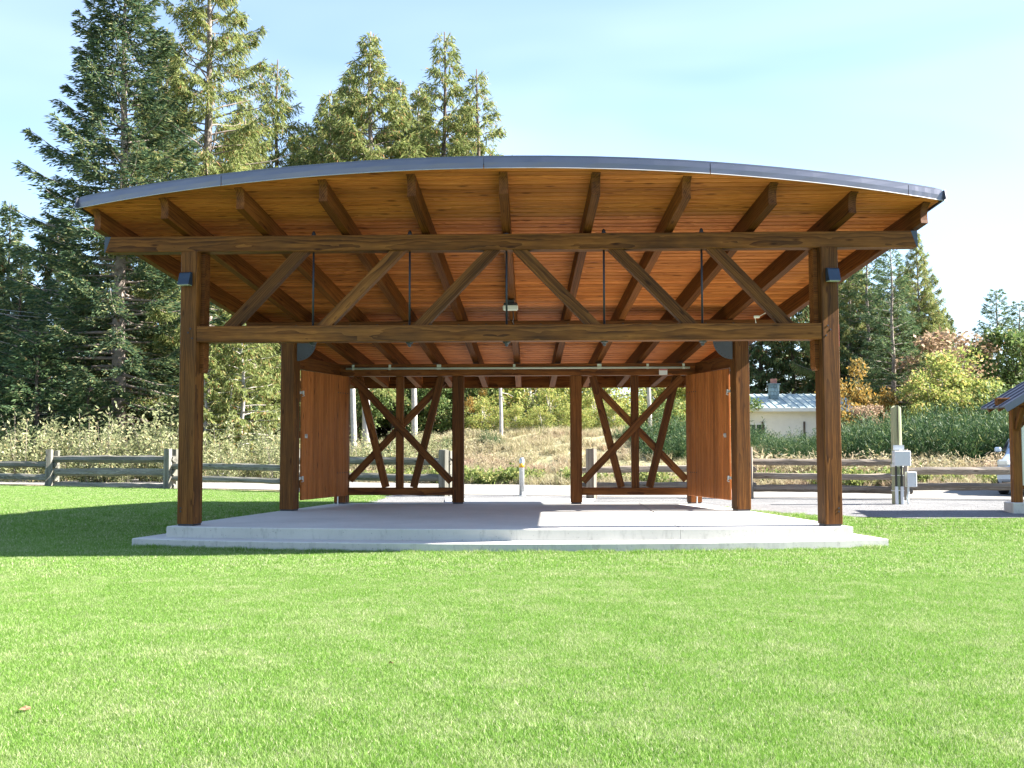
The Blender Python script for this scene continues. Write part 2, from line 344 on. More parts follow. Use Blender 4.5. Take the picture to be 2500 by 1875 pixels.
M['deadleaf'] = plain('dead_leaf', (.17,.10,.05), .8, 0, .3, 30)

# ------------------------------------------------------------------ the setting: ground, lawn, gravel, road
def sheet(name, mat, xs, lo, hi, ny, dz, pw=1.0):
    V = []; nx = len(xs)
    for x in xs:
        a, b = lo(x), hi(x)
        for j in range(ny+1):
            y = a+(b-a)*(j/ny)**pw; V.append((x, y, gz(x, y)+dz))
    Q = [(i*(ny+1)+j, (i+1)*(ny+1)+j, (i+1)*(ny+1)+j+1, i*(ny+1)+j+1) for i in range(nx-1) for j in range(ny)]
    o = np_mesh(name, np.array(V), np.array(Q), mat, smooth_=True); o['kind'] = 'structure'; return o
def lin(a, b, n): return [a+(b-a)*i/n for i in range(n+1)]
sheet('ground', M['bank'], lin(-300,-40,13)[:-1]+lin(-40,-26,7)[:-1]+lin(-26,26,104)[:-1]+lin(26,40,7)[:-1]+lin(40,300,13), lambda x: -30, lambda x: 60, 180, 0.0)
sheet('ground', M['bank'], lin(-700,-300,4)[:-1]+lin(-300,-40,13)[:-1]+lin(-40,40,20)[:-1]+lin(40,300,13)[:-1]+lin(300,700,4), lambda x: 60, lambda x: 900, 20, 0.0, 2.0)
sheet('lawn', M['lawn_soil'], lin(-60,-24,9)[:-1]+lin(-24,24,96)[:-1]+lin(24,60,9), lambda x: -28, lambda x: yf(x)-0.15 if x < 4 else 7.0, 90, 0.004)
GLX = [3.9, 4.3, 5.0, 6.0, 7.6, 9.4, 14, 60]; GLY = [6.2, 5.4, 4.75, 4.15, 3.75, 3.9, 4.4, 6]
def glo(x): return 6.2 if x <= 3.9 else float(np.interp(x, GLX, GLY))
sheet('gravel', M['gravel'], lin(-3.45,4,24)[:-1]+lin(4,24,60)[:-1]+lin(24,60,9), glo, lambda x: yf(x)+1.1, 40, 0.012)
sheet('road', M['asphalt'], lin(-60,-24,9)[:-1]+lin(-24,24,60)[:-1]+lin(24,60,9), lambda x: yf(x)+.75+.12*hn(x*1.3, 0), lambda x: yf(x)+8.0+.25*hn(x, 3), 24, 0.020)

# ------------------------------------------------------------------ the platform
def arc(xh, yc, yend, n=28):
    R = yc-yend[0]; pts = []
    for i in range(n+1):
        x = -xh+2*xh*i/n; pts.append((x, yc-math.sqrt(R*R-x*x)))
    return pts
plat = empty('concrete_platform', (0, 0, -.31), 'stepped pale concrete platform with bowed front edge under the timber pavilion', 'platform')
XS = 2.56
front = arc(5.17, 25.3, (-.72,)); 
def cpoly(mb, poly, z0, z1, ch=.012):
    n = len(poly); c = Vector((sum(p[0] for p in poly)/n, sum(p[1] for p in poly)/n))
    ins = []
    for i in range(n):
        a, b, d = Vector(poly[i-1]), Vector(poly[i]), Vector(poly[(i+1)%n])
        e1, e2 = (b-a).normalized(), (d-b).normalized(); nn = Vector((-(e1.y+e2.y), e1.x+e2.x)).normalized()
        k = nn.dot(Vector((-e1.y, e1.x))); ins.append(b+nn*(ch/max(.4, k)))
    vs = [(p[0], p[1], z0) for p in poly]+[(p[0], p[1], z1-ch) for p in poly]+[(p[0], p[1], z1) for p in ins]
    fs = [tuple(range(n))[::-1]]+[(i, (i+1)%n, n+(i+1)%n, n+i) for i in range(n)]+[(n+i, n+(i+1)%n, 2*n+(i+1)%n, 2*n+i) for i in range(n)]+[tuple(range(2*n, 3*n))]
    mb.add(vs, fs)
yr0 = 6.27
fl = [p for p in front if p[0] < XS-.05]+[(XS-.002, 25.3-math.sqrt(26.02**2-XS**2))]
fr = [(XS+.002, 25.3-math.sqrt(26.02**2-XS**2))]+[p for p in front if p[0] > XS+.05]
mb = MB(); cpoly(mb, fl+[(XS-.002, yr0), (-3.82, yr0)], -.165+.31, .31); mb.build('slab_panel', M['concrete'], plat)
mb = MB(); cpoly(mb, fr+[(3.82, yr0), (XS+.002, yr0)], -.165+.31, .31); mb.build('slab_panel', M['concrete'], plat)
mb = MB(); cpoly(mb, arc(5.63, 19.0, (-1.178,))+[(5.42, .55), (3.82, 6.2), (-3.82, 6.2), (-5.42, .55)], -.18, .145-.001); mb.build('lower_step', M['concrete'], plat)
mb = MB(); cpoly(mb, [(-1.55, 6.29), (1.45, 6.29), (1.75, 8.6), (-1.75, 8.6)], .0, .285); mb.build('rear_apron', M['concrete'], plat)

# ------------------------------------------------------------------ the pavilion
pav = empty('timber_pavilion', (0,0,0), 'open timber pavilion with brown stained posts and a bowed sloping roof', 'pavilion')
T, TI = M['timber'], M['timber_in']
RA, RB, RD, APX = 4.491, -.2596, .29, 19.0      # underside of rafters z = RA + RB*y ; rafter depth ; fan apex
SLZ = 1/math.sqrt(1+RB*RB)
def rz(y, d=0.0): return RA+RB*y+d
# posts
def post(x, y, wd, dp, ztop, rot, mat):
    mb = MB(); ch = .012; a, b = wd/2, dp/2
    # mesh runs along local x so the grain follows the length
    sec = [(-a+ch,-b),(a-ch,-b),(a,-b+ch),(a,b-ch),(a-ch,b),(-a+ch,b),(-a,b-ch),(-a,-b+ch)]
    hs = [.03, .9, 1.9, 2.9, ztop] if ztop > 3 else [.03, .9, 1.8, ztop]
    vs = [(h, p[0], p[1]) for h in hs for p in sec]; n = len(hs)
    fs = [(i*8+k, i*8+(k+1)%8, i*8+8+(k+1)%8, i*8+8+k) for i in range(n-1) for k in range(8)]+[tuple(range(8))[::-1], tuple(range((n-1)*8, n*8))]
    mb.add(vs, fs); o = mb.build('post', mat, pav)
    ca, sa = math.cos(rot), math.sin(rot)
    o.matrix_local = Matrix(((0, ca, -sa, x), (0, sa, ca, y), (1, 0, 0, 0), (0,0,0,1)))
    s = MB(); s.box((.015, 0, 0), (.03, wd-.03, dp-.03)); s.build('base_plate', M['steel'], o)
    return o
FAN = math.radians(12.5)
for sx in (-1, 1):
    o = post(sx*4.885, 0, .275, .275, 4.219, sx*FAN, T)
    for (zz, dx) in ((2.87, -.05), (2.96, .02), (3.02, -.02), (.22, .10), (.27, .10)):
        b = MB(); b.tube([(zz, sx*(dx-.03), -.1375), (zz, sx*(dx-.03), -.146)], .013, 8); b.build('bolt_head', M['steel'], o)
    # corbel strip on the inner face, with an ogee foot
    pr = [(0, 2.36), (.02, 2.345), (.045, 2.36), (.062, 2.40), (.066, 2.45), (.066, 2.81), (0, 2.81)]
    m_ = MB(); m_.prism([(p[0], p[1]) for p in pr], -.035, .125, 'Y'); c_ = m_.build('corbel', TI, pav)
    c_.matrix_local = Matrix.Translation((sx*(4.885-.1375), 0, 0)) @ Matrix.Rotation(sx*FAN, 4, 'Z') @ Matrix.Scale(-sx, 4, (1,0,0))
    m_ = MB(); m_.prism([(0, 3.07), (.066, 3.07), (.066, 4.21), (0, 4.21)], -.035, .125, 'Y'); c_ = m_.build('corbel', TI, pav)
    c_.matrix_local = Matrix.Translation((sx*(4.885-.1375), 0, 0)) @ Matrix.Rotation(sx*FAN, 4, 'Z') @ Matrix.Scale(-sx, 4, (1,0,0))
    post(sx*4.225, 3.665, .275, .275, 3.20, sx*FAN, T)
    post(sx*3.69, 6.05, .25, .25, 2.665, sx*FAN, TI)
    post(sx*1.235, 6.03, .24, .24, 2.665, 0, TI)
# front truss
beam('top_chord', (-6.145, 0, 4.342), (6.145, 0, 4.342), .24, .246, T, pav, ends=(-.085, .085), split=8)
for sx in (-1, 1):
    m_ = MB(); m_.prism([(sx*6.15, 4.463), (sx*6.245, 4.463), (sx*6.252, 4.217), (sx*6.235, 4.217)], -.115, .10, 'Y'); m_.build('end_cap', M['cap'], pav)
beam('bottom_chord', (-4.77, -.012, 2.937), (4.77, -.012, 2.937), .276, .248, T, pav, split=6)
for (x1, z1, x2, z2) in ((-4.27,3.066,-3.18,4.214), (-2.815,3.066,-1.68,4.214), (-1.33,3.066,-.21,4.214)):
    for sx in (1, -1):
        a, b = Vector((sx*x1, 0, z1)), Vector((sx*x2, 0, z2)); d = (b-a).normalized(); hw = .082
        # ends cut level against the chords
        nrm = Vector((-d.z, 0, d.x)); k = hw/abs(d.z)
        m_ = MB(); m_.prism([(a.x-k, z1-.004), (a.x+k, z1-.004), (b.x+k, z2+.004), (b.x-k, z2+.004)], -.09, .09, 'Y')
        o = m_.build('diagonal', T, pav)
        R = Matrix((d, Vector((0,1,0)), d.cross(Vector((0,1,0))))).transposed().to_4x4(); X4 = Matrix.Translation(a) @ R
        o.data.transform(X4.inverted()); o.matrix_local = X4
for x in (-3.0, -1.5, 0, 1.5, 3.0):
    m_ = MB(); m_.tube([(x, 0, 2.775), (x, 0, 4.53)], .0165, 10); o = m_.build('tension_rod', M['steel'], pav, sm=True)
    m_ = MB(); m_.lathe([(.052, 4.468), (.052, 4.486), (.033, 4.487), (.028, 4.525), (.012, 4.55)], (x, 0, 0), 10); m_.build('nut', M['steel'], o)
    m_ = MB(); m_.lathe([(.012, 2.735), (.026, 2.75), (.028, 2.775), (.055, 2.792), (.062, 2.811)], (x, 0, 0), 10); m_.build('washer', M['plate'], o)
# middle and rear beams
beam('middle_beam', (-5.05, 3.68, 3.405), (5.05, 3.68, 3.405), .26, .29, TI, pav, split=5)
for i in range(17):
    x = -4.1+8.2*i/16
    m_ = MB(); m_.tube([(x, 3.548, 3.47), (x, 3.535, 3.47)], .022, 8); m_.build('bolt_head', M['black'], pav)
beam('rear_beam', (-3.84, 5.93, 2.79), (3.84, 5.93, 2.79), .24, .245, TI, pav, split=4)
for sx in (-1, 1):                       # side beams over the doors, curved steel haunch plates
    beam('side_beam', (sx*4.20, 3.80, 2.80), (sx*3.78, 5.84, 2.80), .16, .235, TI, pav)
    n = 14; R0 = .36; cx0 = sx*4.08
    arcp = [(cx0, 3.215), (cx0-sx*.36, 3.215)]+[(cx0-sx*.36*math.cos(i/n*math.pi/2), 3.17-R0*math.sin(i/n*math.pi/2)) for i in range(n+1)]
    m_ = MB(); m_.prism(arcp, 3.56, 3.575, 'Y'); pl = m_.build('haunch_plate', M['plate'], pav)
    for i in range(2, n, 2):
        b = MB(); an = i/n*math.pi/2; b.tube([(cx0-sx*.325*math.cos(an), 3.552, 3.17-.325*math.sin(an)), (cx0-sx*.325*math.cos(an), 3.56, 3.17-.325*math.sin(an))], .011, 6); b.build('bolt_head', M['black'], pl)
# rafters, fanned about a point behind the building, tails coved
YB = 7.62
def raf_x(k, y): return k*1.243*(APX-y)/(APX-.07)
REAVE = APX+1.45
for k in range(-5, 6):
    s1 = 1.243*k/(APX-.07); th = math.atan(s1)
    yfr = APX-(REAVE-.06)*math.cos(th); yb = YB-.03
    d = Vector((-math.sin(th)*1.0, math.cos(th), 0)); o0 = Vector((raf_x(k, 0), 0, 0))
    a = Vector((raf_x(k, yfr), yfr, rz(yfr))); b = Vector((raf_x(k, yb), yb, rz(yb)))
    X = (b-a); ln = X.length; X = X/ln; Y = Vector((0,0,1)).cross(X).normalized(); Z = X.cross(Y)
    # profile in (along, up): coved tail
    cove = [(.0, RD*SLZ)]+[(.145*(math.sin(t)), RD*SLZ*(1-t/(math.pi/2)*.0)-(.25)*(1-math.cos(t))) for t in [i*math.pi/2/8 for i in range(1, 9)]]
    prof = [(ln, 0), (ln, RD*SLZ), (0, RD*SLZ)]+[(.005+.135*math.sin(t), RD*SLZ-.27*(1-math.cos(t))-.012) for t in [i*math.pi/2/8 for i in range(9)]]+[(.155, 0)]
    m_ = MB(); m_.prism([(p[0], p[1]) for p in prof], -.062, .062, 'Y')
    o = m_.build('rafter', TI if abs(k) < 9 else T, pav); o.matrix_local = Matrix.Translation(a) @ Matrix((X, Y, Z)).transposed().to_4x4()
# roof deck and soffit boards
def xlim(y): return 5*1.243*(APX-y)/(APX-.07)+.19
def arc_half(y):
    q = (REAVE)**2-(APX-y)**2; return math.sqrt(q) if q > 0 else 0.0
def halfw(y): return min(xlim(y), arc_half(y))
ys = [-1.45+ .02]; deck = MB(); Ys = [-1.449, -1.44, -1.41, -1.36, -1.3]+lin(-1.22, -.30, 16)+lin(-.2, YB, 8)
vs = []
for y in Ys:
    h = halfw(y); vs += [(-h, y, rz(y, RD+.045)), (h, y, rz(y, RD+.045)), (-h, y, rz(y, RD+.16)), (h, y, rz(y, RD+.16))]
fs = []
for i in range(len(Ys)-1):
    q = i*4; fs += [(q, q+4, q+5, q+1), (q+2, q+3, q+7, q+6), (q, q+2, q+6, q+4), (q+1, q+5, q+7, q+3)]
fs += [(0, 1, 3, 2), (len(Ys)*4-4, len(Ys)*4-2, len(Ys)*4-1, len(Ys)*4-3)]
deck.add(vs, fs); roof = deck.build('roof_deck', M['roof'], pav)
BW = .128
yb = -1.435; nb = 0
while yb < YB-.02:
    y1 = min(yb+BW*SLZ, YB-.005); g = .0035
    a0, a1 = halfw(yb+g)-.03, halfw(y1-g)-.03
    if a1 > .2:
        a0 = max(a0, .1); zz = lambda y, d: rz(y, RD+d)
        # underside with chamfered long edges so each joint reads as a V groove
        Y0, Y1, cz = yb+.0050, y1-.0050, .026
        def row(y, d, h): return [(-h, y, zz(y, d)), (h, y, zz(y, d))]
        V_ = row(Y0, .040, a0)+row(Y0, cz, a0)+row(Y0+.0065, 0, a0)+row(Y1-.0065, 0, a1)+row(Y1, cz, a1)+row(Y1, .040, a1)
        F_ = [(i*2, i*2+1, (i*2+3)%12, (i*2+2)%12) for i in range(6)]+[(0,2,4,6,8,10), (1,11,9,7,5,3)]
        m_ = MB(); m_.add(V_, F_); m_.build('soffit_board', M['board'], roof)
    yb = y1
# bowed fascia in four lengths with a bright drip edge
thm = math.asin((xlim(-.42)+.05)/(REAVE+.02))
cuts = [-thm, -.62*thm, -.04*thm, .44*thm, .90*thm, thm]
for i in range(len(cuts)-1):
    m_ = MB(); dr = MB(); n = 12; vs = []; vd = []; a0, a1 = cuts[i]+.0003, cuts[i+1]-.0003
    for j in range(n+1):
        th = a0+(a1-a0)*j/n
        wob = .0025*math.sin(j*1.9+i)
        for (r, dz) in ((REAVE+.012, RD-.012), (REAVE+.016+wob, RD+.06), (REAVE+.012, RD+.128), (REAVE-.12, RD+.168), (REAVE-.12, RD+.162), (REAVE+.004, RD+.12), (REAVE+.004, RD-.012)):
            x, y = r*math.sin(th), APX-r*math.cos(th); ye = APX-REAVE*math.cos(th)
            vs.append((x, y, RA+RB*ye+dz))
        for (r, dz) in ((REAVE+.012, RD-.012), (REAVE+.026, RD-.024), (REAVE+.024, RD-.028), (REAVE+.004, RD-.014)):
            x, y = r*math.sin(th), APX-r*math.cos(th); ye = APX-REAVE*math.cos(th); vd.append((x, y, RA+RB*ye+dz))
    m_.add(vs, [(q*7+k, q*7+(k+1)%7, q*7+7+(k+1)%7, q*7+7+k) for q in range(n) for k in range(7)]+[tuple(range(7)), tuple(range(n*7, n*7+7))])
    dr.add(vd, [(q*4+k, q*4+(k+1)%4, q*4+4+(k+1)%4, q*4+4+k) for q in range(n) for k in range(4)]+[tuple(range(4)), tuple(range(n*4, n*4+4))])
    fo = m_.build('fascia', M['fascia'], pav); dr.build('drip_edge', M['drip'], fo)
for sx in (-1, 1):
    a = (sx*(xlim(-.42)+.012), -.42, rz(-.42, RD+.06)); b = (sx*(xlim(YB)+.012), YB, rz(YB, RD+.06))
    beam('side_fascia', a, b, .02, .15, M['fascia'], pav, ch=.003)
beam('rear_fascia', (-xlim(YB), YB+.02, rz(YB, .14)), (xlim(YB), YB+.02, rz(YB, .14)), .035, .30, TI, pav, ch=.003)
# rear X frames
for sx in (-1, 1):
    beam('sill_beam', (sx*1.355, 6.03, .258), (sx*3.57, 6.03, .258), .14, .155, TI, pav)
    beam('stud', (sx*2.465, 6.045, .335), (sx*2.465, 6.045, 2.668), .12, .16, TI, pav, up=(1,0,0))
    def slant(xb, zb, xt, zt, wd, y, dp, name):
        a, b = Vector((sx*xb, y, zb)), Vector((sx*xt, y, zt))
        beam(name, a, b, dp, wd, TI, pav, up=(sx*(-1 if xt > xb else 1), 0, .5))
    slant(1.37, .46, 3.44, 2.63, .15, 5.935, .07, 'brace')     # front of the X
    slant(3.53, .49, 1.56, 2.55, .15, 6.11, .07, 'brace')      # back of the X
    slant(2.755, .34, 3.34, 2.66, .155, 6.032, .10, 'strut')
    slant(2.17, .34, 1.59, 2.66, .155, 6.032, .10, 'strut')
# doors, planked, swung open along the sides
for sx in (-1, 1):
    h = Vector((sx*3.55, 5.83, 0)); e = Vector((sx*4.09, 3.90, 0)); X = (e-h); ln = X.length; X.normalize()
    do = bpy.data.objects.new('door', None); do.empty_display_size = .2; link(do, pav)
    Yv = Vector((0,0,1)).cross(X); do.matrix_local = Matrix.Translation((h.x, h.y, .18)) @ Matrix((X, Yv, Vector((0,0,1)))).transposed().to_4x4()
    inn = 1 if sx < 0 else -1           # which local y faces the inside
    # probe: inner face points to the middle of the building
    inn = 1 if Yv.x*(-sx) > 0 else -1
    npk = 14; pw = ln/npk
    for i in range(npk):
        m_ = MB(); m_.box((1.24, 0, 0), (2.48, pw-.006, .042), ch=.009)
        o = m_.build('door_plank', M['door'], do)
        o.matrix_local = Matrix(((0,1,0,pw*(i+.5)), (0,0,-1*inn*-1,inn*.021), (1,0,0,0), (0,0,0,1))) if inn > 0 else Matrix(((0,1,0,pw*(i+.5)), (0,0,-1,-.021), (1,0,0,0), (0,0,0,1)))
    for zz in (.30, 1.25, 2.2):
        m_ = MB(); m_.box((ln/2, -inn*.024, zz), (ln-.04, .04, .14), ch=.004); m_.build('door_rail', TI, do)
    for zz in (.48, 2.12):
        m_ = MB()
        for i in range(5): m_.tube([(.07+.105*i, inn*.042, zz), (.07+.105*i, inn*.05, zz)], .012, 8)
        m_.build('hinge_bolt', M['black'], do)
    for zz, xx in ((.42, ln-.0), (2.05, ln-.0)):
        m_ = MB(); m_.box((xx+.02, inn*.03, zz), (.13, .02, .05), ch=.004); m_.box((xx-.03, inn*.052, zz), (.05, .02, .075), ch=.004)
        m_.tube([(xx-.01, inn*.055, zz-.02), (xx-.03, inn*.075, zz-.06), (xx+.02, inn*.06, zz-.07)], .008, 6); m_.build('latch', M['galv'], do)
    m_ = MB(); m_.box((ln-.16, inn*.048, 1.22), (.09, .012, .08), ch=.003); m_.tube([(ln-.18, inn*.06, 1.22), (ln-.10, inn*.09, 1.25)], .012, 8); m_.build('handle', M['galv'], do)
    m_ = MB(); m_.tube([(.33, -inn*.03, -.17), (.33, -inn*.03, .25)], .014, 8); m_.build('drop_bolt', M['galv'], do)

# ------------------------------------------------------------------ fittings on the pavilion
def wall_light(sx):
    rt = empty('wall_light', (sx*4.935, -.145, 3.79), 'blue grey box wall light on the front timber post %s' % ('beside the split rail fence side' if sx < 0 else 'nearest the utility post'), 'light', rz=sx*FAN)
    m_ = MB()
    pr = [(0, .1), (-.045, .1), (-.06, .085), (-.085, .0), (-.115, -.085), (-.115, -.1), (0, -.1)]
    m_.prism(pr, -.095, .095, 'X'); m_.build('housing', M['lampblue'], rt)
    m_ = MB(); m_.box((0, -.055, -.104), (.17, .10, .008)); m_.build('lens', M['conduit'], rt)
wall_light(-1); wall_light(1)
for o in [q for q in bpy.data.objects if q.name.startswith('wall_light')]:
    o['label'] = 'blue grey box light on the pavilion front post on the lawn shadow side' if o.location.x < 0 else 'blue grey box light on the pavilion front post on the gravel side'
    o['group'] = 'box lights on the front posts'
# floodlight under the middle rafter
fl_ = empty('floodlight', (-.02, 2.55, rz(2.55)-.14), 'white faced floodlight with black hood under the middle rafter', 'floodlight')
m_ = MB(); m_.box((0, 0, .035), (.25, .13, .06), ch=.02); m_.box((0, .01, .085), (.13, .10, .08), ch=.015); m_.build('hood', M['black'], fl_)
m_ = MB(); m_.box((0, -.045, -.03), (.27, .05, .105), ch=.02); m_.build('face', M['white'], fl_)
m_ = MB(); m_.tube([(.03, .03, .0), (.045, .07, -.12), (.05, .12, -.2), (.03, .25, -.23), (.04, .9, -.235)], .009, 6); m_.build('cable', M['black'], fl_)
sc_ = empty('motion_sensor', (4.52, 3.50, 3.60), 'small white sensor with thin antenna on the middle beam', 'sensor')
m_ = MB(); m_.box((0, -.03, -.01), (.11, .06, .05), ch=.012); m_.build('body', M['white'], sc_)
m_ = MB(); m_.tube([(.05, -.03, .0), (.17, -.04, .065)], .007, 6); m_.build('antenna', M['white'], sc_)
m_ = MB(); m_.tube([(-.03, -.02, -.02), (-.01, .0, -.13)], .006, 6); m_.build('bracket', M['white'], sc_)
hk = MB(); n = 12; hk.tube([(4.44+.045*math.cos(a), 3.5, 3.10+.055*math.sin(a)) for a in [i*2*math.pi/n for i in range(n+1)]], .008, 6)
hk.tube([(4.44, 3.5, 3.15), (4.44, 3.53, 3.22), (4.44, 3.56, 3.27)], .008, 6)
tag(hk.build('hanging_ring', M['steel'], sm=True), 'black iron ring hanging under the end of the middle beam', 'ring')
rl = empty('conduit_rail', (0, 5.79, 2.82), 'long pale green pipe clamped along the rear beam', 'pipe')
m_ = MB(); m_.tube([(-3.57, 0, 0), (3.59, 0, 0)], .022, 12); m_.build('pipe', M['conduit'], rl, sm=True)
for x, ww in ((-3.42, .05), (-2.65, .05), (-1.62, .09), (-.05, .05), (1.72, .09), (2.72, .05), (3.46, .05)):
    m_ = MB(); m_.box((x, .004, .045), (ww, .012, .075), ch=.002); m_.tube([(x-ww/2, 0, 0), (x+ww/2, 0, 0)], .028, 10); m_.build('clamp', M['conduit'], rl)
sg = empty('notice_card', (3.04, 5.80, 2.73), 'small white card with red heading on the rear beam', 'sign')
m_ = MB(); m_.box((0, 0, 0), (.17, .012, .12)); m_.build('card', M['white'], sg)
m_ = MB(); m_.box((0, -.0075, .044), (.16, .003, .022)); m_.build('heading', M['red'], sg)
m_ = MB()
for i in range(4): m_.box((0, -.0075, .018-.02*i), (.13, .002, .006))
m_.build('print_lines', M['boxgrey'], sg)
m_ = MB(); m_.box((5.045, .05, 2.88), (.012, .16, .34), rot=Matrix.Rotation(FAN, 3, 'Z'))
tag(m_.build('red_placard', M['red']), 'narrow red placard seen edge on at the side of the front post', 'sign')

# ------------------------------------------------------------------ split rail fence
def rail_mesh(ln, th, seed, mat, parent, a, b):
    r = random.Random(seed); n = 16; vs = []; seg = 7
    ph = r.uniform(0, 6); sec = [(math.cos(2*math.pi*k/seg+ph), math.sin(2*math.pi*k/seg+ph)) for k in range(seg)]
    rr = [r.uniform(.82, 1.12) for _ in range(seg)]; bend = r.uniform(-.025, .025)
    for i in range(n+1):
        t = i/n; tp = 1-.16*abs(2*t-1)**3
        for k in range(seg):
            j = r.uniform(.86, 1.12)
            vs.append((ln*t+(r.uniform(-.03, .03) if i in (0, n) else 0), sec[k][0]*rr[k]*th*.42*tp*j, sec[k][1]*rr[k]*th*.52*tp*j+bend*math.sin(math.pi*t)))
    fs = [(i*seg+k, i*seg+(k+1)%seg, (i+1)*seg+(k+1)%seg, (i+1)*seg+k) for i in range(n) for k in range(seg)]+[tuple(range(seg))[::-1], tuple(range(n*seg, (n+1)*seg))]
    m_ = MB(); m_.add(vs, fs); o = m_.build('rail', mat, parent)
    X = (b-a).normalized(); Y = Vector((0,0,1)).cross(X).normalized(); Z = X.cross(Y)
    o.matrix_local = Matrix.Translation(a) @ Matrix((X, Y, Z)).transposed().to_4x4(); return o
def fpost(h, mat, parent, loc, wd=.24, seed=0):
    r = random.Random(seed); s = 6; vs = []; hs = [-.05, .35, .75, h]
    ang = [r.uniform(-.2, .2)+2*math.pi*k/s for k in range(s)]; rad = [r.uniform(.85, 1.1)*wd/2 for _ in range(s)]
    for i, z in enumerate(hs):
        for k in range(s): vs.append((z+(r.uniform(-.012, .012) if i == 3 else 0), rad[k]*math.cos(ang[k])*r.uniform(.95, 1.05), rad[k]*math.sin(ang[k])*r.uniform(.95, 1.05)))
    m_ = MB(); m_.add(vs, [(i*s+k, i*s+(k+1)%s, (i+1)*s+(k+1)%s, (i+1)*s+k) for i in range(3) for k in range(s)]+[tuple(range(s))[::-1], tuple(range(3*s, 4*s))])
    o = m_.build('fence_post', mat, parent)
    o.matrix_local = Matrix.Translation(loc) @ Matrix(((0,1,0,0), (0,0,1,0), (1,0,0,0), (0,0,0,1))); return o
def fence(nodes, pats, mat, label, seed, two=True):
    base = Vector((nodes[0][0], nodes[0][1], -.06)); f_ = empty('split_rail_fence', base, label, 'fence')
    pts = [Vector((x, y, gz(x, y))) for x, y in nodes]
    for i, q in enumerate(pts):
        fpost(1.19+.03*math.sin(i*2.1), mat, f_, q-base+Vector((0, -.13, 0)), .25, seed+i)
        if two: fpost(1.16+.03*math.cos(i*1.7), mat, f_, q-base+Vector((.11, .15, 0)), .20, seed+50+i)
    for i in range(len(pts)-1):
        for j, h in enumerate(pats[i]):
            d = (pts[i+1]-pts[i]).normalized(); r = random.Random(seed*31+i*7+j)
            a = pts[i]-d*.22+Vector((0, .015, h+r.uniform(-.02, .02))); b = pts[i+1]+d*.22+Vector((0, .015, h+r.uniform(-.03, .03)))
            rail_mesh((b-a).length, (.205 if two else .17)+r.uniform(-.02, .03), seed*17+i*9+j, mat, f_, a-base, b-base)
    return f_
PA, PB = (.86, .46, .07), (.68, .30)
fence([(-24, 21), (-19.3, 18.8), (-14.95, 16.86), (-10.52, 14.94), (-6.3, 12.6), (-1.95, 10.39)], [PA, PB, PA, PB, PA], M['cedar'],
      'weathered grey split rail fence with stacked rails along the far lawn edge', 3)
fence([(1.68, 9.2)]+[tuple(at_d(px, d).to_2d()) for px, d in ((1822, 25.3), (2199, 24.6), (2620, 24.0), (3050, 23.6))], [PB, (.88, .55, .22), (.66, .32), PA], M['cedar_new'],
      'newer tan split rail fence running behind the gravel past the utility post', 9, two=False)

# ------------------------------------------------------------------ utility post, bollard, concrete block
p = at_ground(2192, 1232); g0 = gz(p.x, p.y)
up = empty('utility_post', (p.x, p.y, g0), 'round green tinged timber post with grey electrical boxes on the gravel', 'post')
m_ = MB(); sgn = 18; hs = [0, .5, 1.0, 1.6, 2.05]; vs = []
for h in hs:
    r_ = .118-.006*h
    for k in range(sgn): vs.append((h, r_*math.cos(2*math.pi*k/sgn), r_*math.sin(2*math.pi*k/sgn)))
vs += [(2.05+.075*(1-abs(math.cos(2*math.pi*k/sgn))), .105*math.cos(2*math.pi*k/sgn)*.99, .105*math.sin(2*math.pi*k/sgn)*.99) for k in range(sgn)]
vs += [(2.13, 0, .11*t) for t in (-.9, .9)]
n = len(hs)
fs = [(i*sgn+k, i*sgn+(k+1)%sgn, (i+1)*sgn+(k+1)%sgn, (i+1)*sgn+k) for i in range(n) for k in range(sgn)]+[tuple(range(n*sgn, (n+1)*sgn))]
vs = vs[:(n+1)*sgn]; m_.add(vs, fs); o = m_.build('pole', M['pole'], up); o.matrix_local = Matrix(((0,1,0,0), (0,0,1,0), (1,0,0,0), (0,0,0,1)))
m_ = MB(); m_.box((0, -.115, 1.6), (.012, .012, 1.0)); m_.build('check_crack', M['bark_dark'], up)
m_ = MB(); m_.box((0, -.125, 1.215), (.225, .025, .10)); m_.build('mounting_bracket', M['boxgrey'], up)
m_ = MB(); m_.box((.03, -.20, .985), (.345, .16, .32), ch=.012); eb = m_.build('junction_box', M['boxgrey'], up)
for sx in (-1, 1):
    for zz in (.87, 1.0, 1.10):
        m_ = MB(); m_.box((.03+sx*.18, -.24, zz), (.02, .03, .03)); m_.build('cover_clip', M['galv'], eb)
m_ = MB(); m_.tube([(0, 0, .80), (0, 0, .86)], .135, 16); m_.build('strap_band', M['galv'], up)
for sx in (-.065, .05):
    m_ = MB(); m_.tube([(sx, -.125, .36), (sx, -.13, .83)], .022, 8); m_.build('cable', M['black'], up)
    m_ = MB(); m_.box((sx, -.14, .19), (.062, .05, .40), ch=.008); m_.build('cable_guard', M['boxgrey'], up)
for zz in (.30, .62):
    m_ = MB(); m_.tube([(.128*math.cos(a), .128*math.sin(a)-.012, zz+.006*math.sin(a*3)) for a in [i*2*math.pi/18 for i in range(19)]], .008, 5); m_.build('tie', M['white'], up)
m_ = MB(); m_.box((.255, -.10, .54), (.20, .16, .32), ch=.01); sb = m_.build('switch_box', M['boxgrey'], up)
for zz in (.45, .63):
    m_ = MB(); m_.box((.325, -.184, zz), (.014, .012, .07)); m_.build('hinge', M['galv'], sb)
m_ = MB(); m_.tube([(.20, -.08, .38), (.20, -.08, .25), (.18, -.07, .15), (.21, -.07, 0)], .026, 8); m_.build('conduit', M['boxgrey'], up)

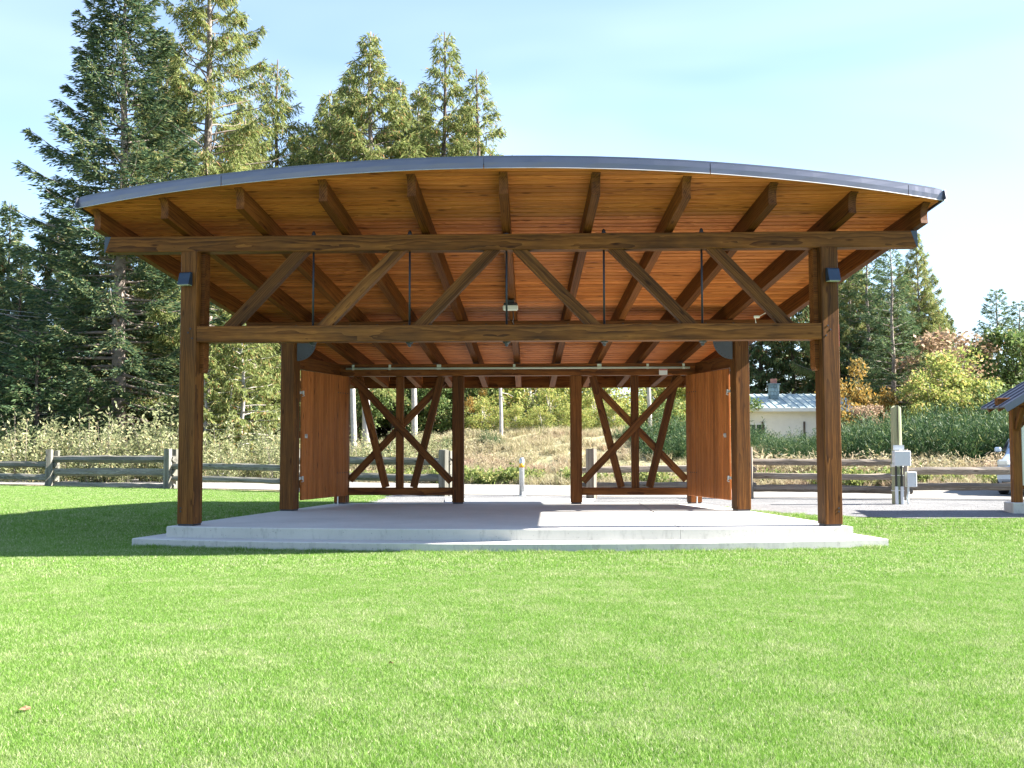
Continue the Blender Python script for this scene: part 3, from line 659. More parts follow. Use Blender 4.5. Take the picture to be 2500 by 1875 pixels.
p = at_ground(1274, 1212); bo = empty('bollard', (p.x, p.y, gz(p.x, p.y)), 'galvanised steel bollard with a yellow reflective band in the driveway', 'bollard')
m_ = MB(); m_.lathe([(.064, 0), (.064, .90), (.060, .93), (.046, .955), (.02, .968), (.001, .97)], seg=24); m_.build('tube', M['galv'], bo, sm=True)
m_ = MB(); m_.lathe([(.0655, .72), (.0655, .82)], seg=24); m_.build('reflective_band', M['yellow'], bo, sm=True)
m_ = MB(); m_.lathe([(.10, .0), (.10, .02), (.068, .028)], seg=20); m_.build('flange', M['galv'], bo)
m_ = MB(); m_.box((-.10, 0, .012), (.16, .05, .02)); m_.build('lock_lug', M['galv'], bo)
p = at_ground(517, 1172)
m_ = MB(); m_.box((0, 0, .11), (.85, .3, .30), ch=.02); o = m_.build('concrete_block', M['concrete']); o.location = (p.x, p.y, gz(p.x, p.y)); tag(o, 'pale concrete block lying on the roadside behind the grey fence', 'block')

# ------------------------------------------------------------------ notice kiosk on the right edge
p = at_ground(2484, 1253); kx, ky, kz = p.x, p.y, gz(p.x, p.y)
ki = empty('notice_kiosk', (kx, ky, kz), 'timber notice kiosk with blue grey metal roof on concrete footings', 'kiosk')
for i, dx in enumerate((0, 2.3)):
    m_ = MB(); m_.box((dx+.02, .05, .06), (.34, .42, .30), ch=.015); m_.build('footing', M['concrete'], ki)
    beam('post', (dx, 0, .21), (dx, 0, 2.22), .165, .165, T, ki, up=(0,1,0), split=2)
    beam('knee_brace', (dx+(.0), -.09, 1.62), (dx, -.36, 2.05), .09, .09, T, ki)
    s_ = 1 if i == 0 else -1
    beam('knee_brace', (dx+s_*.08, 0, 1.68), (dx+s_*.42, 0, 2.06), .09, .09, T, ki)
beam('tie_beam', (-.35, 0, 2.14), (2.65, 0, 2.14), .14, .18, T, ki)
RP = .60                                        # roof pitch
for side in (-1, 1):
    def rp(x, y, h): return (x if side < 0 else 2.3-x, y, h)
    ex, ez, rx, rzz = -.40, 2.02, 1.15, 2.02+RP*1.55
    m_ = MB(); vs = [rp(ex, -.52, ez), rp(ex, .62, ez), rp(rx, .62, rzz), rp(rx, -.52, rzz)]
    vs2 = [(v[0], v[1], v[2]+.028) for v in vs]
    m_.add(vs+vs2, [(0,1,2,3), (4,7,6,5), (0,4,5,1), (1,5,6,2), (2,6,7,3), (3,7,4,0)]); sh = m_.build('roof_sheet', M['roof'], ki)
    for j in range(5):
        y = -.50+.27*j; a = Vector(rp(ex, y, ez+.04)); b = Vector(rp(rx, y, rzz+.04))
        beam('roof_rib', a, b, .035, .03, M['roof'], sh, ch=.006)
    for y in (-.42, .05, .52):
        beam('rafter', rp(ex+.10, y, ez+.0), rp(rx, y, rzz-.06), .07, .12, T, ki)
    beam('barge_flashing', rp(ex, -.535, ez-.02), rp(rx, -.535, rzz-.02), .02, .13, M['roof'], sh, ch=.003)
m_ = MB(); m_.box((1.15, .0, 1.15), (2.08, .05, 1.25), ch=.006); bd = m_.build('notice_board', M['white'], ki)
for z_ in (.50, 1.80): beam('board_rail', (.08, -.04, z_), (2.22, -.04, z_), .05, .07, T, ki)

# ------------------------------------------------------------------ car beyond the fence (front faces the camera)
M['carpaint'] = plain('car_paint', (.42,.50,.60), .25, .35, .03); M['glass'] = plain('car_glass', (.03,.04,.05), .06, 0, .03)
M['lampglass'] = plain('lamp_glass', (.60,.62,.58), .12, .2, .05); M['tyre'] = plain('tyre', (.02,.02,.022), .85, 0, .2)
p = at_ground(2452, 1211); car = empty('parked_car', (p.x+.56, p.y-.45, gz(p.x, p.y)+.02), 'light blue car parked nose on behind the fence by the notice kiosk', 'car', rz=-.52)
secs = [  # y, half width, list of (frac of half width, z) from sill up to centreline
 (-.00, .70, [.36,.42,.58,.72,.78]), (.10, .86, [.30,.42,.60,.80,.86]), (.45, .91, [.26,.42,.66,.90,.96]), (1.05, .92, [.24,.42,.70,.98,1.05]),
 (1.25, .92, [.24,.42,.72,1.02,1.10]), (2.0, .92, [.24,.42,.74,1.36,1.58]), (3.6, .92, [.24,.42,.76,1.40,1.64]), (4.2, .90, [.26,.42,.78,1.20,1.36]), (4.4, .84, [.36,.45,.70,.90,.96])]
fr_ = [.94, 1.0, 1.0, .86, .0]
vs = []
for y, hw, zs in secs:
    row = [(hw*f, y, z) for f, z in zip(fr_, zs)]; full = row+[(-x, yy, z) for x, yy, z in row[-2::-1]]; vs += full
nn = 9; fs = [(i*nn+k, i*nn+k+1, (i+1)*nn+k+1, (i+1)*nn+k) for i in range(len(secs)-1) for k in range(nn-1)]
fs += [tuple(range(nn)), tuple(range((len(secs)-1)*nn, len(secs)*nn))[::-1]]
fs += [(i*nn, (i+1)*nn, (i+1)*nn+nn-1, i*nn+nn-1) for i in range(len(secs)-1)]
m_ = MB(); m_.add(vs, fs); body = m_.build('body', M['carpaint'], car, sm=True)
bv = body.modifiers.new('b', 'BEVEL'); bv.width = .04; bv.segments = 2; bv.limit_method = 'ANGLE'
m_ = MB(); m_.add([(-.74, 1.28, 1.12), (.74, 1.28, 1.12), (.66, 1.93, 1.47), (-.66, 1.93, 1.47)], [(0,1,2,3)]); m_.v = [(x, y-.02, z+.03) for x, y, z in m_.v]; m_.build('windscreen', M['glass'], car)
for sx in (-1, 1):
    m_ = MB(); m_.add([(sx*.905, 1.45, 1.08), (sx*.905, 3.5, 1.10), (sx*.80, 3.4, 1.42), (sx*.80, 2.0, 1.40)], [(0,1,2,3)]); m_.v = [(x*1.01, y, z) for x, y, z in m_.v]; m_.build('side_window', M['glass'], car)
    m_ = MB(); m_.box((sx*.70, .06, .80), (.28, .16, .17), ch=.045); m_.build('headlight', M['lampglass'], car)
    m_ = MB(); m_.tube([(sx*.70, -.02, .46), (sx*.70, .06, .46)], .055, 14); m_.build('fog_lamp', M['lampglass'], car)
    m_ = MB(); m_.box((sx*.98, 1.35, 1.12), (.16, .12, .13), ch=.03); m_.build('mirror', M['carpaint'], car)
    for yy in (.80, 3.5):
        m_ = MB(); n = 24; prof = [(.20, -.10), (.30, -.11), (.335, -.085), (.345, 0), (.335, .085), (.30, .11), (.20, .10)]
        m_.lathe(prof, seg=n); wl = m_.build('tyre', M['tyre'], car, sm=True); wl.matrix_local = Matrix.Translation((sx*.80, yy, .335)) @ Matrix.Rotation(math.pi/2, 4, 'Y')
        m_ = MB(); m_.lathe([(.05, sx*.105), (.19, sx*.085), (.21, sx*.06), (.21, -sx*.06)], seg=n); m_.build('rim', M['galv'], wl)
m_ = MB(); m_.box((0, -.03, .47), (1.62, .16, .24), ch=.05); m_.build('bumper', M['carpaint'], car)
m_ = MB(); m_.box((0, -.06, .66), (.95, .10, .13), ch=.03); m_.build('grille', M['black'], car)
m_ = MB(); m_.box((0, -.115, .46), (.90, .02, .09), ch=.004); m_.build('air_intake', M['black'], car)
m_ = MB(); m_.box((0, .9, .29), (1.5, 1.7, .16)); m_.build('undertray', M['black'], car)

# ------------------------------------------------------------------ house on the rise
M['housewall'] = plain('cream_wall', (.74,.71,.65), .8, 0, .05, 3); M['houseroof'] = plain('pale_metal_roof', (.42,.50,.50), .35, .4, .08, 1.5)
M['trim'] = plain('white_trim', (.75,.74,.70), .6, 0, .03); M['brick'] = plain('red_brick', (.38,.17,.13), .9, 0, .2, 8)
M['stone1'] = plain('chimney_stone_grey', (.26,.33,.34), .9, 0, .3, 5); M['stone2'] = plain('chimney_stone_dark', (.16,.21,.22), .9, 0, .3, 5)
HD = 60.0; a = at_d(1716, HD); b = at_d(2056, HD)
hx = (b-a); hl = hx.length; hx.normalize(); hz0 = 0.35
hs_ = empty('house', (a.x, a.y, hz0), 'low cream house with pale metal roof behind the broom bushes', 'house', rz=math.atan2(hx.y, hx.x))
eave = EYE+(1087-1001)/F_PX*HD-hz0; ridge = EYE+(1087-966)/F_PX*(HD+3.4)-hz0
m_ = MB(); m_.prism([(0, 0), (7, 0), (7, eave+.03), (3.5, ridge-.05), (0, eave+.03)], 0, hl, 'X'); m_.build('wall', M['housewall'], hs_)
for j in range(7):
    m_ = MB(); m_.box((hl/2, -.008, .25+j*.32), (hl-.02, .02, .012)); m_.build('siding_lap', M['trim'], hs_)
for sd in (0, 1):
    y0, y1 = (-.45, 3.5) if sd == 0 else (7.45, 3.5); m_ = MB()
    vs = [(-.5, y0, eave), (hl+.95, y0, eave), (hl+.95, y1, ridge), (-.5, y1, ridge)]
    m_.add(vs+[(x, y, z+.05) for x, y, z in vs], [(0,1,2,3), (4,7,6,5), (0,4,5,1), (1,5,6,2), (2,6,7,3), (3,7,4,0)]); rf = m_.build('roof', M['houseroof'], hs_)
    n = int((hl+1.4)/.42)
    for j in range(n+1):
        x = -.48+j*.42; beam('roof_seam', (x, y0, eave+.07), (x, y1, ridge+.07), .03, .05, M['houseroof'], rf, ch=.004)
m_ = MB(); m_.box((hl/2+.22, -.48, eave-.05), (hl+1.45, .06, .20)); m_.build('eave_board', M['trim'], hs_)
m_ = MB(); m_.box((hl/2+.22, -.25, eave-.08), (hl+1.4, .44, .03)); m_.build('eave_soffit', M['trim'], hs_)
def hxp(px): return (px-1716)/F_PX*HD
wn_ = MB(); wn_.box((hxp(1846), -.03, 1.55), (1.15, .06, 1.0)); wn = wn_.build('window', M['trim'], hs_)
for dx in (-.26, .26):
    m_ = MB(); m_.box((hxp(1846)+dx, -.065, 1.55), (.46, .012, .86)); m_.build('pane', M['glass'], wn)
for px in (1862, 1964):
    m_ = MB(); m_.box((hxp(px), -.05, 1.15), (.09, .08, 2.0)); m_.build('downpipe', M['bark_dark'], hs_)
m_ = MB(); m_.box((hl+.12, .3, 1.0), (.25, .5, 2.2)); m_.build('corner_post', M['bark_dark'], hs_)
ch_ = bpy.data.objects.new('chimney', None); link(ch_, hs_); cxh = hxp(1908)+.15; cy_, cz_ = 2.2, eave+.2
m_ = MB(); m_.box((cxh, cy_, cz_+.66), (.50, .5, 1.28)); m_.build('mortar_core', M['stone2'], ch_)
for r_ in range(6):
    off = 0 if r_ % 2 else .06
    for j, (x0, x1) in enumerate(((-.27, -.06+off), (-.06+off, .12+off*.5), (.12+off*.5, .27))):
        m_ = MB(); m_.box((cxh+(x0+x1)/2, cy_, cz_+.12+r_*.215), (x1-x0-.02, .56, .195), ch=.015); m_.build('stone', M['stone1'] if rng.random() < .65 else M['stone2'], ch_)
m_ = MB(); m_.box((cxh, cy_, cz_+1.33), (.66, .66, .07), ch=.01); m_.build('cap', M['stone2'], ch_)
m_ = MB(); m_.box((cxh, cy_, cz_+1.50), (.32, .32, .28), ch=.01); m_.build('flue', M['brick'], ch_)

# ------------------------------------------------------------------ vegetation generators
def kites(P, D, U, ln, wd):
    """diamond leaves: base point P, direction D, side axis from U; arrays"""
    S = np.cross(D, U); S /= (np.linalg.norm(S, axis=1, keepdims=True)+1e-9)
    ln = np.asarray(ln)[:, None]; wd = np.asarray(wd)[:, None]
    a = P; b = P+D*ln*.45+S*wd*.5; c = P+D*ln; d = P+D*ln*.45-S*wd*.5
    V = np.stack([a, b, c, d], 1).reshape(-1, 3); Q = np.arange(len(V)).reshape(-1, 4); return V, Q
def unit(a): return a/(np.linalg.norm(a, axis=1, keepdims=True)+1e-9)

def conifer(seed, H, R, z0, nb, kind, lmat, bmat, trunk_r, dens=1.0, spray=(.34, .13), top_pow=.8, bare=0.0, lean=0.0):
    """returns (trunk mesh, crown mesh). kind: 'spruce' | 'cedar' | 'fir'"""
    r = np.random.default_rng(seed); tb = MB(); n = 9
    tp = [(lean*H*(i/n)**2+.05*math.sin(i*1.3+seed), .05*math.cos(i*1.7+seed), H*i/n) for i in range(n+1)]
    tr = [trunk_r*(1.25 if i == 0 else 1)*(1-.94*(i/n)**1.1)+.012 for i in range(n+1)]; tb.tube(tp, tr, 9)
    VV = []; QQ = []; cnt = 0
    for b in range(nb):
        u = (b+r.random())/nb; h = z0+(H-z0)*u**.92*.985
        t = (h-z0)/(H-z0)
        prof = (1-t)**top_pow*(.72+.28*min(1, t*6+.25))
        Lb = R*prof*r.uniform(.62, 1.12)+.25
        az = b*2.39996+r.uniform(-.35, .35)
        if kind == 'spruce': el = math.radians(-12+46*t+r.uniform(-7, 7)); drp = -.10*Lb; tip = .22*Lb
        elif kind == 'fir': el = math.radians(-5+45*t+r.uniform(-10, 10)); drp = -.12*Lb; tip = .12*Lb
        else: el = math.radians(8+42*t+r.uniform(-10, 10)); drp = -.42*Lb; tip = .22*Lb
        bd = np.array([math.cos(az)*math.cos(el), math.sin(az)*math.cos(el), math.sin(el)])
        hd = np.array([math.cos(az), math.sin(az), 0]); sd = np.array([-math.sin(az), math.cos(az), 0])
        fx = np.interp(h, [q[2] for q in tp], [q[0] for q in tp])
        base = np.array([fx, 0, h])
        def pos(s): s = np.asarray(s)[:, None]; return base+bd*Lb*s+np.array([0, 0, 1.])*(drp*s**1.6+tip*s**4)
        ss = np.linspace(0, 1, 5); tb.tube([tuple(q) for q in pos(ss)], [max(.008, .016*Lb*(1-.85*s)) for s in ss], 4, cap=False)
        if r.random() < bare*(1-t): continue
        ns = max(3, int(Lb/.17*dens)); s = r.uniform(.12 if kind != 'cedar' else .2, 1.0, ns)**.8; P0 = pos(s)
        for side in (-1, 1):
            bl = (.30*Lb*(1-s)**.7+.22)*r.uniform(.6, 1.2, ns)
            bdir = unit(hd*.75+sd*side*r.uniform(.5, 1.1, (ns, 1))+np.array([0, 0, 1.])*r.uniform(-.25, .12, (ns, 1)))
            k = 4
            for j in range(k):
                f = (j+r.random(ns))/k; Pj = P0+bdir*(bl*f)[:, None]; Pj[:, 2] -= (bl*f**2)*(.35 if kind != 'cedar' else .5)
                if kind == 'cedar':
                    D = unit(bdir*.55+np.array([0, 0, -1.])*r.uniform(.35, 1.2, (ns, 1))+r.normal(0, .3, (ns, 3))); l = spray[0]*r.uniform(.6, 1.5, ns)
                elif kind == 'spruce':
                    D = unit(bdir*.9+hd*.4+r.normal(0, .33, (ns, 3))+np.array([0, 0, -.18])); l = spray[0]*r.uniform(.6, 1.3, ns)
                else:
                    D = unit(bdir*.9+hd*.3+r.normal(0, .45, (ns, 3))); l = spray[0]*r.uniform(.6, 1.3, ns)
                U = unit(r.normal(0, 1, (ns, 3))+np.array([0, 0, .8])); V, Q = kites(Pj, D, U, l, spray[1]*r.uniform(.7, 1.3, ns))
                VV.append(V); QQ.append(Q+cnt); cnt += len(V)
        V, Q = kites(P0, unit(np.tile(bd, (ns, 1))+r.normal(0, .3, (ns, 3))), unit(r.normal(0, 1, (ns, 3))), spray[0]*r.uniform(.7, 1.3, ns), spray[1]*r.uniform(.8, 1.4, ns))
        VV.append(V); QQ.append(Q+cnt); cnt += len(V)
    to = tb.build('trunk', bmat, None, sm=True, fix=False); co = np_mesh('crown', np.concatenate(VV), np.concatenate(QQ), lmat)
    for o in (to, co): C.objects.unlink(o)
    me = (to.data, co.data); bpy.data.objects.remove(to); bpy.data.objects.remove(co); return me

def broadleaf(seed, H, R, lmat, bmat, n=3500, leaf=.2, trunk_r=.1, clumps=26, zc=.6, squash=.8):
    r = np.random.default_rng(seed); tb = MB(); VV = []; QQ = []; cnt = 0
    tb.tube([(0, 0, -.2), (.04*H*r.normal()*.3, 0, H*.3), (.05*r.normal(), .05*r.normal(), H*.62)], [trunk_r*1.2, trunk_r*.8, trunk_r*.4], 7)
    for c in range(clumps):
        d = unit(r.normal(0, 1, (1, 3)))[0]; rr = r.random()**.45
        ctr = np.array([d[0]*R*rr, d[1]*R*rr, H*zc+d[2]*H*(1-zc)*rr*squash/.8]); cs = R*r.uniform(.22, .42)
        tb.tube([(0, 0, H*r.uniform(.2, .5)), tuple(ctr*np.array([.5, .5, 1])+np.array([0, 0, -.1*H*.5])), tuple(ctr)], [trunk_r*.3, trunk_r*.18, .008], 4, cap=False)
        m = int(n/clumps); q = unit(r.normal(0, 1, (m, 3)))*(r.random((m, 1))**.4)*cs*np.array([1, 1, .75]); P = ctr+q
        D = unit(r.normal(0, 1, (m, 3))+np.array([0, 0, -.35])); U = unit(r.normal(0, .6, (m, 3))+np.array([0, 0, 1]))
        V, Q = kites(P, D, U, leaf*r.uniform(.6, 1.35, m), leaf*.62*r.uniform(.7, 1.3, m)); VV.append(V); QQ.append(Q+cnt); cnt += len(V)
    to = tb.build('trunk', bmat, None, sm=True, fix=False); co = np_mesh('crown', np.concatenate(VV), np.concatenate(QQ), lmat)
    me = (to.data, co.data); bpy.data.objects.remove(to); bpy.data.objects.remove(co); return me

def upright(seed, H, R, lmat, bmat, stems=60, per=26, leaf=(.10, .045), spread=.35, blade=False):
    """many rising stems from one base, leaves along them (saplings, broom, bracken)"""
    r = np.random.default_rng(seed); tb = MB(); VV = []; QQ = []; cnt = 0
    for s in range(stems):
        az = r.uniform(0, 2*math.pi); rr = R*math.sqrt(r.random()); b0 = np.array([math.cos(az)*rr*.7, math.sin(az)*rr*.7, -.05])
        h = H*r.uniform(.5, 1.05)*(1-(.6 if blade else .35)*(rr/R)**2); out = np.array([math.cos(az), math.sin(az), 0])*spread*h*r.uniform(.1, 1)*(rr/R+.15)
        tt = np.linspace(0, 1, 4); pts = [b0+np.array([0, 0, h])*t+out*t**1.6 for t in tt]
        if s % 3 == 0 or blade: tb.tube([tuple(q) for q in pts], [.012, .009, .006, .003] if not blade else [.008, .006, .005, .002], 3, cap=False)
        t = r.uniform(.12, 1, per)[:, None]; P = b0+np.array([0, 0, h])*t+out*t**1.6+r.normal(0, .05*R+.02, (per, 3))
        if blade: D = unit(np.array([0, 0, 1.])+out*.8+r.normal(0, .6, (per, 3)))
        else: D = unit(r.normal(0, 1, (per, 3))+np.array([0, 0, .25])+out)
        V, Q = kites(P, D, unit(r.normal(0, 1, (per, 3))), leaf[0]*r.uniform(.6, 1.4, per), leaf[1]*r.uniform(.7, 1.3, per)); VV.append(V); QQ.append(Q+cnt); cnt += len(V)
    to = tb.build('stem', bmat, None, fix=False); co = np_mesh('foliage', np.concatenate(VV), np.concatenate(QQ), lmat)
    me = (to.data, co.data); bpy.data.objects.remove(to); bpy.data.objects.remove(co); return me

def plant(name, me, loc, rz_, scale, label, cat, group=None, parts=('trunk', 'crown')):
    e = empty(name, loc, label, cat, group, rz_); e.scale = (scale[0], scale[0], scale[1]) if hasattr(scale, '__len__') else (scale,)*3
    for nm, d in zip(parts, me): o = bpy.data.objects.new(nm, d); link(o, e)
    return e
def put(name, me, H, px, top, depth, label, cat, group=None, fat=1.0, rz_=None, sink=.15, parts=('trunk', 'crown')):
    """stand a plant at image column px and distance depth so that its tip reaches image row top"""
    p = at_d(px, depth); g = gz(p.x, p.y); h = EYE+(1087-top)/F_PX*depth-g; s = h/H
    return plant(name, me, (p.x, p.y, g-sink), rng.uniform(0, 6.28) if rz_ is None else rz_, (s*fat, s), label, cat, group, parts)

SPR = conifer(1, 28, 6.6, 2.5, 250, 'spruce', M['spruce'], M['bark'], .34, dens=2.7, spray=(.27, .070), bare=.03, top_pow=.8)
SPR2 = conifer(2, 18, 4.0, .8, 130, 'spruce', M['spruce'], M['bark_dark'], .24, dens=1.7, spray=(.30, .10))
FIR = conifer(3, 16, 4.2, 1.0, 95, 'fir', M['fir'], M['bark'], .20, dens=2.4, spray=(.24, .055))
FIRY = conifer(4, 5, 1.5, .2, 60, 'fir', M['fir'], M['bark_dark'], .07, dens=2.0, spray=(.18, .055))
CED = conifer(5, 30, 5.6, 4.0, 160, 'cedar', M['cedar_leaf'], M['bark'], .36, dens=3.4, spray=(.26, .048), bare=.18, top_pow=.6)
CED2 = conifer(6, 22, 7.4, 2.0, 150, 'cedar', M['cedar_leaf'], M['bark'], .24, dens=3.3, spray=(.25, .045), top_pow=1.0)
CED3 = conifer(7, 22, 6.0, 1.5, 120, 'cedar', M['cedar_leaf'], M['bark_dark'], .22, dens=2.5, spray=(.26, .045), top_pow=.95)
CEDD = conifer(8, 18, 4.6, .6, 120, 'cedar', M['cedar_dark'], M['bark_dark'], .24, dens=1.8, spray=(.36, .10), top_pow=.6)
CEDY = conifer(9, 9, 2.6, .4, 85, 'cedar', M['cedar_leaf'], M['bark_pale'], .10, dens=2.2, spray=(.22, .055), top_pow=.65)

BK = 'bare grey snag'
put('spruce_tree', SPR, 28, 287, -150, 47, 'tallest dark spruce with long level boughs rising beside the pavilion roof end', 'tree', fat=1.18, rz_=.6)
put('cedar_tree', CED, 30, 497, -230, 50, 'tall yellow green cedar with bare trunk showing beside the big spruce', 'tree', fat=1.2, rz_=2.1)
put('cedar_tree', CED3, 22, 668, 122, 60, 'slim thin crowned cedar standing alone between the tall cedar and the cedar pair', 'tree', fat=1.25, rz_=.4)
put('cedar_tree', CED2, 22, 899, 52, 60, 'broad pointed yellow green cedar behind the middle of the pavilion roof', 'tree', fat=1.3, rz_=1.0)
put('cedar_tree', CED3, 22, 1083, 50, 61, 'tall sparse pointed cedar behind the roof beside a shorter leaning neighbour', 'tree', fat=1.25, rz_=3.3)
put('cedar_tree', CED3, 22, 1166, 146, 60, 'shorter sparse cedar at the end of the cedar row nearest open sky', 'tree', fat=1.3, rz_=5.0)
put('cedar_tree', CED2, 22, 972, 172, 63, 'low cedar filling the gap between two taller pointed cedars', 'tree', fat=.8, rz_=2.2)
put('cedar_tree', CED2, 22, 392, 40, 56, 'yellow green cedar pressed close behind the big spruce', 'tree', fat=.9)
put('cedar_tree', CED2, 22, 590, 215, 57, 'yellow green cedar leaning against the tall bare trunked cedar', 'tree', fat=1.0)
G1 = 'cedars filling the wood behind the pavilion'
for px, top, d, me, H, f in ((800, 200, 64, CED2, 22, 1.2), (845, 150, 66, CED2, 22, 1.1), (1020, 190, 65, CED2, 22, 1.2), (1135, 230, 64, CED2, 22, 1.1), (560, 260, 62, CED2, 22, 1.2), (740, 280, 66, CED2, 22, 1.2), (1030, 260, 68, CED2, 22, 1.1), (1120, 330, 66, CED3, 22, 1.1), (720, 330, 70, CED2, 22, 1.0)):
    put('cedar_tree', me, H, px, top, d, 'yellow green cedar crowded among others low behind the pavilion roof', 'tree', G1, f)
G2 = 'dark trees at the wood edge'
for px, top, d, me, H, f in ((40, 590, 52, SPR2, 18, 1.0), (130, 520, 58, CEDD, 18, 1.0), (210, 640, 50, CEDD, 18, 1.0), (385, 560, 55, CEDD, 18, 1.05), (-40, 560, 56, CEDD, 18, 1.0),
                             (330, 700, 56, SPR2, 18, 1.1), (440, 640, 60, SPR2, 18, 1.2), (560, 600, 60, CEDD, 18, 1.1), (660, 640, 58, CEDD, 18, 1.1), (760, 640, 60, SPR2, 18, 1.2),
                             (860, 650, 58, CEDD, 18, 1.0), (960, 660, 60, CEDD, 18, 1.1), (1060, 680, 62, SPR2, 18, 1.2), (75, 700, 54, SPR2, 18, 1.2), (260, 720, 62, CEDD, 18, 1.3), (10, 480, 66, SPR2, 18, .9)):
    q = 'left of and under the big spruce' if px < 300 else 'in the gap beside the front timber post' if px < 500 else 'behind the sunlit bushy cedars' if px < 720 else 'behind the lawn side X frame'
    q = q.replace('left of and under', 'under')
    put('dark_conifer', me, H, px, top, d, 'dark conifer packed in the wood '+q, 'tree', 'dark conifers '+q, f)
put('young_fir', FIRY, 5, 88, 800, 44, 'bright green young fir at the wood edge under the tall spruce', 'tree', fat=1.3)
for px, top in ((215, 930), (-10, 905)): put('young_fir', FIRY, 5, px, top, 43.5, 'small young fir tucked behind the pale shrubs', 'tree', 'young firs behind the shrubs', 1.4)
put('cedar_tree', CEDY, 9, 590, 690, 44, 'pale sunlit bushy cedar seen between the two timber posts', 'tree', fat=1.15)
put('cedar_tree', CEDY, 9, 500, 800, 43, 'small sunlit cedar close behind the front timber post', 'tree', fat=1.2)
# right hand side
put('fir_tree', FIR, 16, 2185, 600, 62, 'open bluish fir with visible grey trunk above the autumn maples', 'tree', fat=1.15, rz_=1.2)
put('cedar_tree', CED2, 22, 2250, 556, 66, 'tall pointed olive cedar beside the open bluish fir', 'tree', fat=.95, rz_=.2)
G3 = 'conifers behind the house'
for px, top, d, me, H, f in ((2215, 640, 68, CED2, 22, 1.2), (2125, 600, 70, FIR, 16, 1.3), (2080, 560, 72, CED2, 22, 1.1), (2275, 690, 66, CED2, 22, 1.1), (1860, 610, 78, CEDD, 18, 1.2), (1940, 650, 76, CEDD, 18, 1.2), (2030, 620, 80, CEDD, 18, 1.2), (2100, 660, 74, CEDD, 18, 1.2), (2150, 700, 72, SPR2, 18, 1.2), (1790, 640, 80, SPR2, 18, 1.2), (2310, 760, 74, CEDD, 18, 1.2), (2230, 760, 70, CEDD, 18, 1.3)):
    put('dark_conifer', me, H, px, top, d, ('olive conifer crowding the tall cedar above the autumn maples' if me is not CEDD and me is not SPR2 else 'dark conifer massed in the wood behind the cream house'), 'tree', G3 if me is CEDD or me is SPR2 else 'olive conifers above the maples', f)
put('fir_tree', FIR, 16, 2443, 700, 84, 'distant pointed fir standing clear above the green maple', 'tree', fat=1.2)
put('fir_tree', FIR, 16, 2497, 730, 84, 'distant fir half cut off at the picture side above the green maple', 'tree', fat=1.2)
G4 = 'low far conifers'
for px, top, d in ((2370, 860, 90), (2410, 850, 92), (1700, 700, 84), (2540, 780, 88)): put('dark_conifer', CEDD, 18, px, top, d, 'low dark conifer in the gap of the far wood', 'tree', G4, 1.3)

MOR = broadleaf(27, 6, 2.9, M['orange'], M['bark_dark'], 3600, .24, clumps=15, zc=.55); MYG = broadleaf(21, 6, 2.6, M['yellowgreen'], M['bark_pale'], 5200, .24); MYG2 = broadleaf(26, 5, 2.8, M['yellowgreen'], M['bark_pale'], 6500, .20, clumps=34, zc=.5)
MGR = broadleaf(22, 7, 3.0, M['greenleaf'], M['bark_dark'], 5200, .28); MPK = broadleaf(23, 6, 1.8, M['pink'], M['bark_pale'], 2600, .22)
MGR2 = broadleaf(24, 5, 2.4, M['greenleaf'], M['bark_dark'], 4500, .20, zc=.5)
put('maple_tree', MOR, 6, 2100, 862, 56, 'orange leaved maple beside the house roof', 'tree', fat=.72)
put('maple_tree', MYG, 6, 2345, 855, 54, 'broad yellow green maple above the broom bank', 'tree', fat=1.05)
put('maple_tree', MYG, 6, 2290, 905, 52, 'smaller yellow green maple between fir trunk and broad maple', 'tree', fat=1.0)
put('maple_tree', MPK, 6, 2325, 775, 60, 'thin pinkish topped maple rising behind the yellow green maple', 'tree', fat=1.25)
put('maple_tree', MPK, 6, 2390, 800, 64, 'wispy pale pink tree against the sky', 'tree', fat=.7)
put('maple_tree', MGR, 7, 2475, 788, 58, 'green leafy maple behind the kiosk roof', 'tree', fat=.95)
put('maple_tree', MPK, 6, 2128, 968, 50, 'low pink leaved bush at the end of the house roof', 'tree', fat=1.2)
put('maple_tree', MGR2, 5, 2420, 930, 53, 'dark green bush under the maples by the kiosk', 'bush', fat=1.3)
G5 = 'yellow green maples behind the bank'
for px, top, d, f in ((1190, 880, 56, 1.0), (1290, 860, 54, 1.1), (1390, 870, 56, 1.1), (1490, 880, 55, 1.05), (1590, 875, 57, 1.1), (1680, 880, 58, 1.0), (1340, 930, 50, .9), (1450, 940, 51, .9), (1180, 960, 48, 1.0), (1260, 975, 47, 1.0), (1320, 985, 46.5, .9), (1400, 975, 47, 1.0), (1500, 965, 48, 1.0)):
    put('maple_tree', MYG2, 5, px, top, d, 'yellow green leafy maple on the crest seen through the rear opening', 'tree', G5, f)
G6 = 'green bushes behind the bank'
for px, top, d, f in ((1120, 870, 55, 1.0), (1050, 900, 54, 1.0), (960, 910, 54, 1.0), (870, 930, 52, 1.0), (1740, 900, 60, 1.2), (1620, 960, 52, .9)):
    put('leafy_bush', MGR2, 5, px, top, d, 'green leafy bush at the wood edge seen through the rear frames', 'bush', G6, f)
put('leafy_bush', MOR, 6, 1150, 930, 53, 'rust tinged bush beside the pale leaning snag', 'bush', fat=.6)
# a pair of trees beyond the frame whose shade streaks the gravel
for q, (x, y, sc_) in enumerate(((25.5, 7.0, .48),)):
    plant('cedar_tree', CED3, (x, y, gz(x, y)-.1), q*2.0, (sc_*.6, sc_), ('slender cedar beyond the notice kiosk', 'taller slender cedar beyond the kiosk')[q], 'tree')
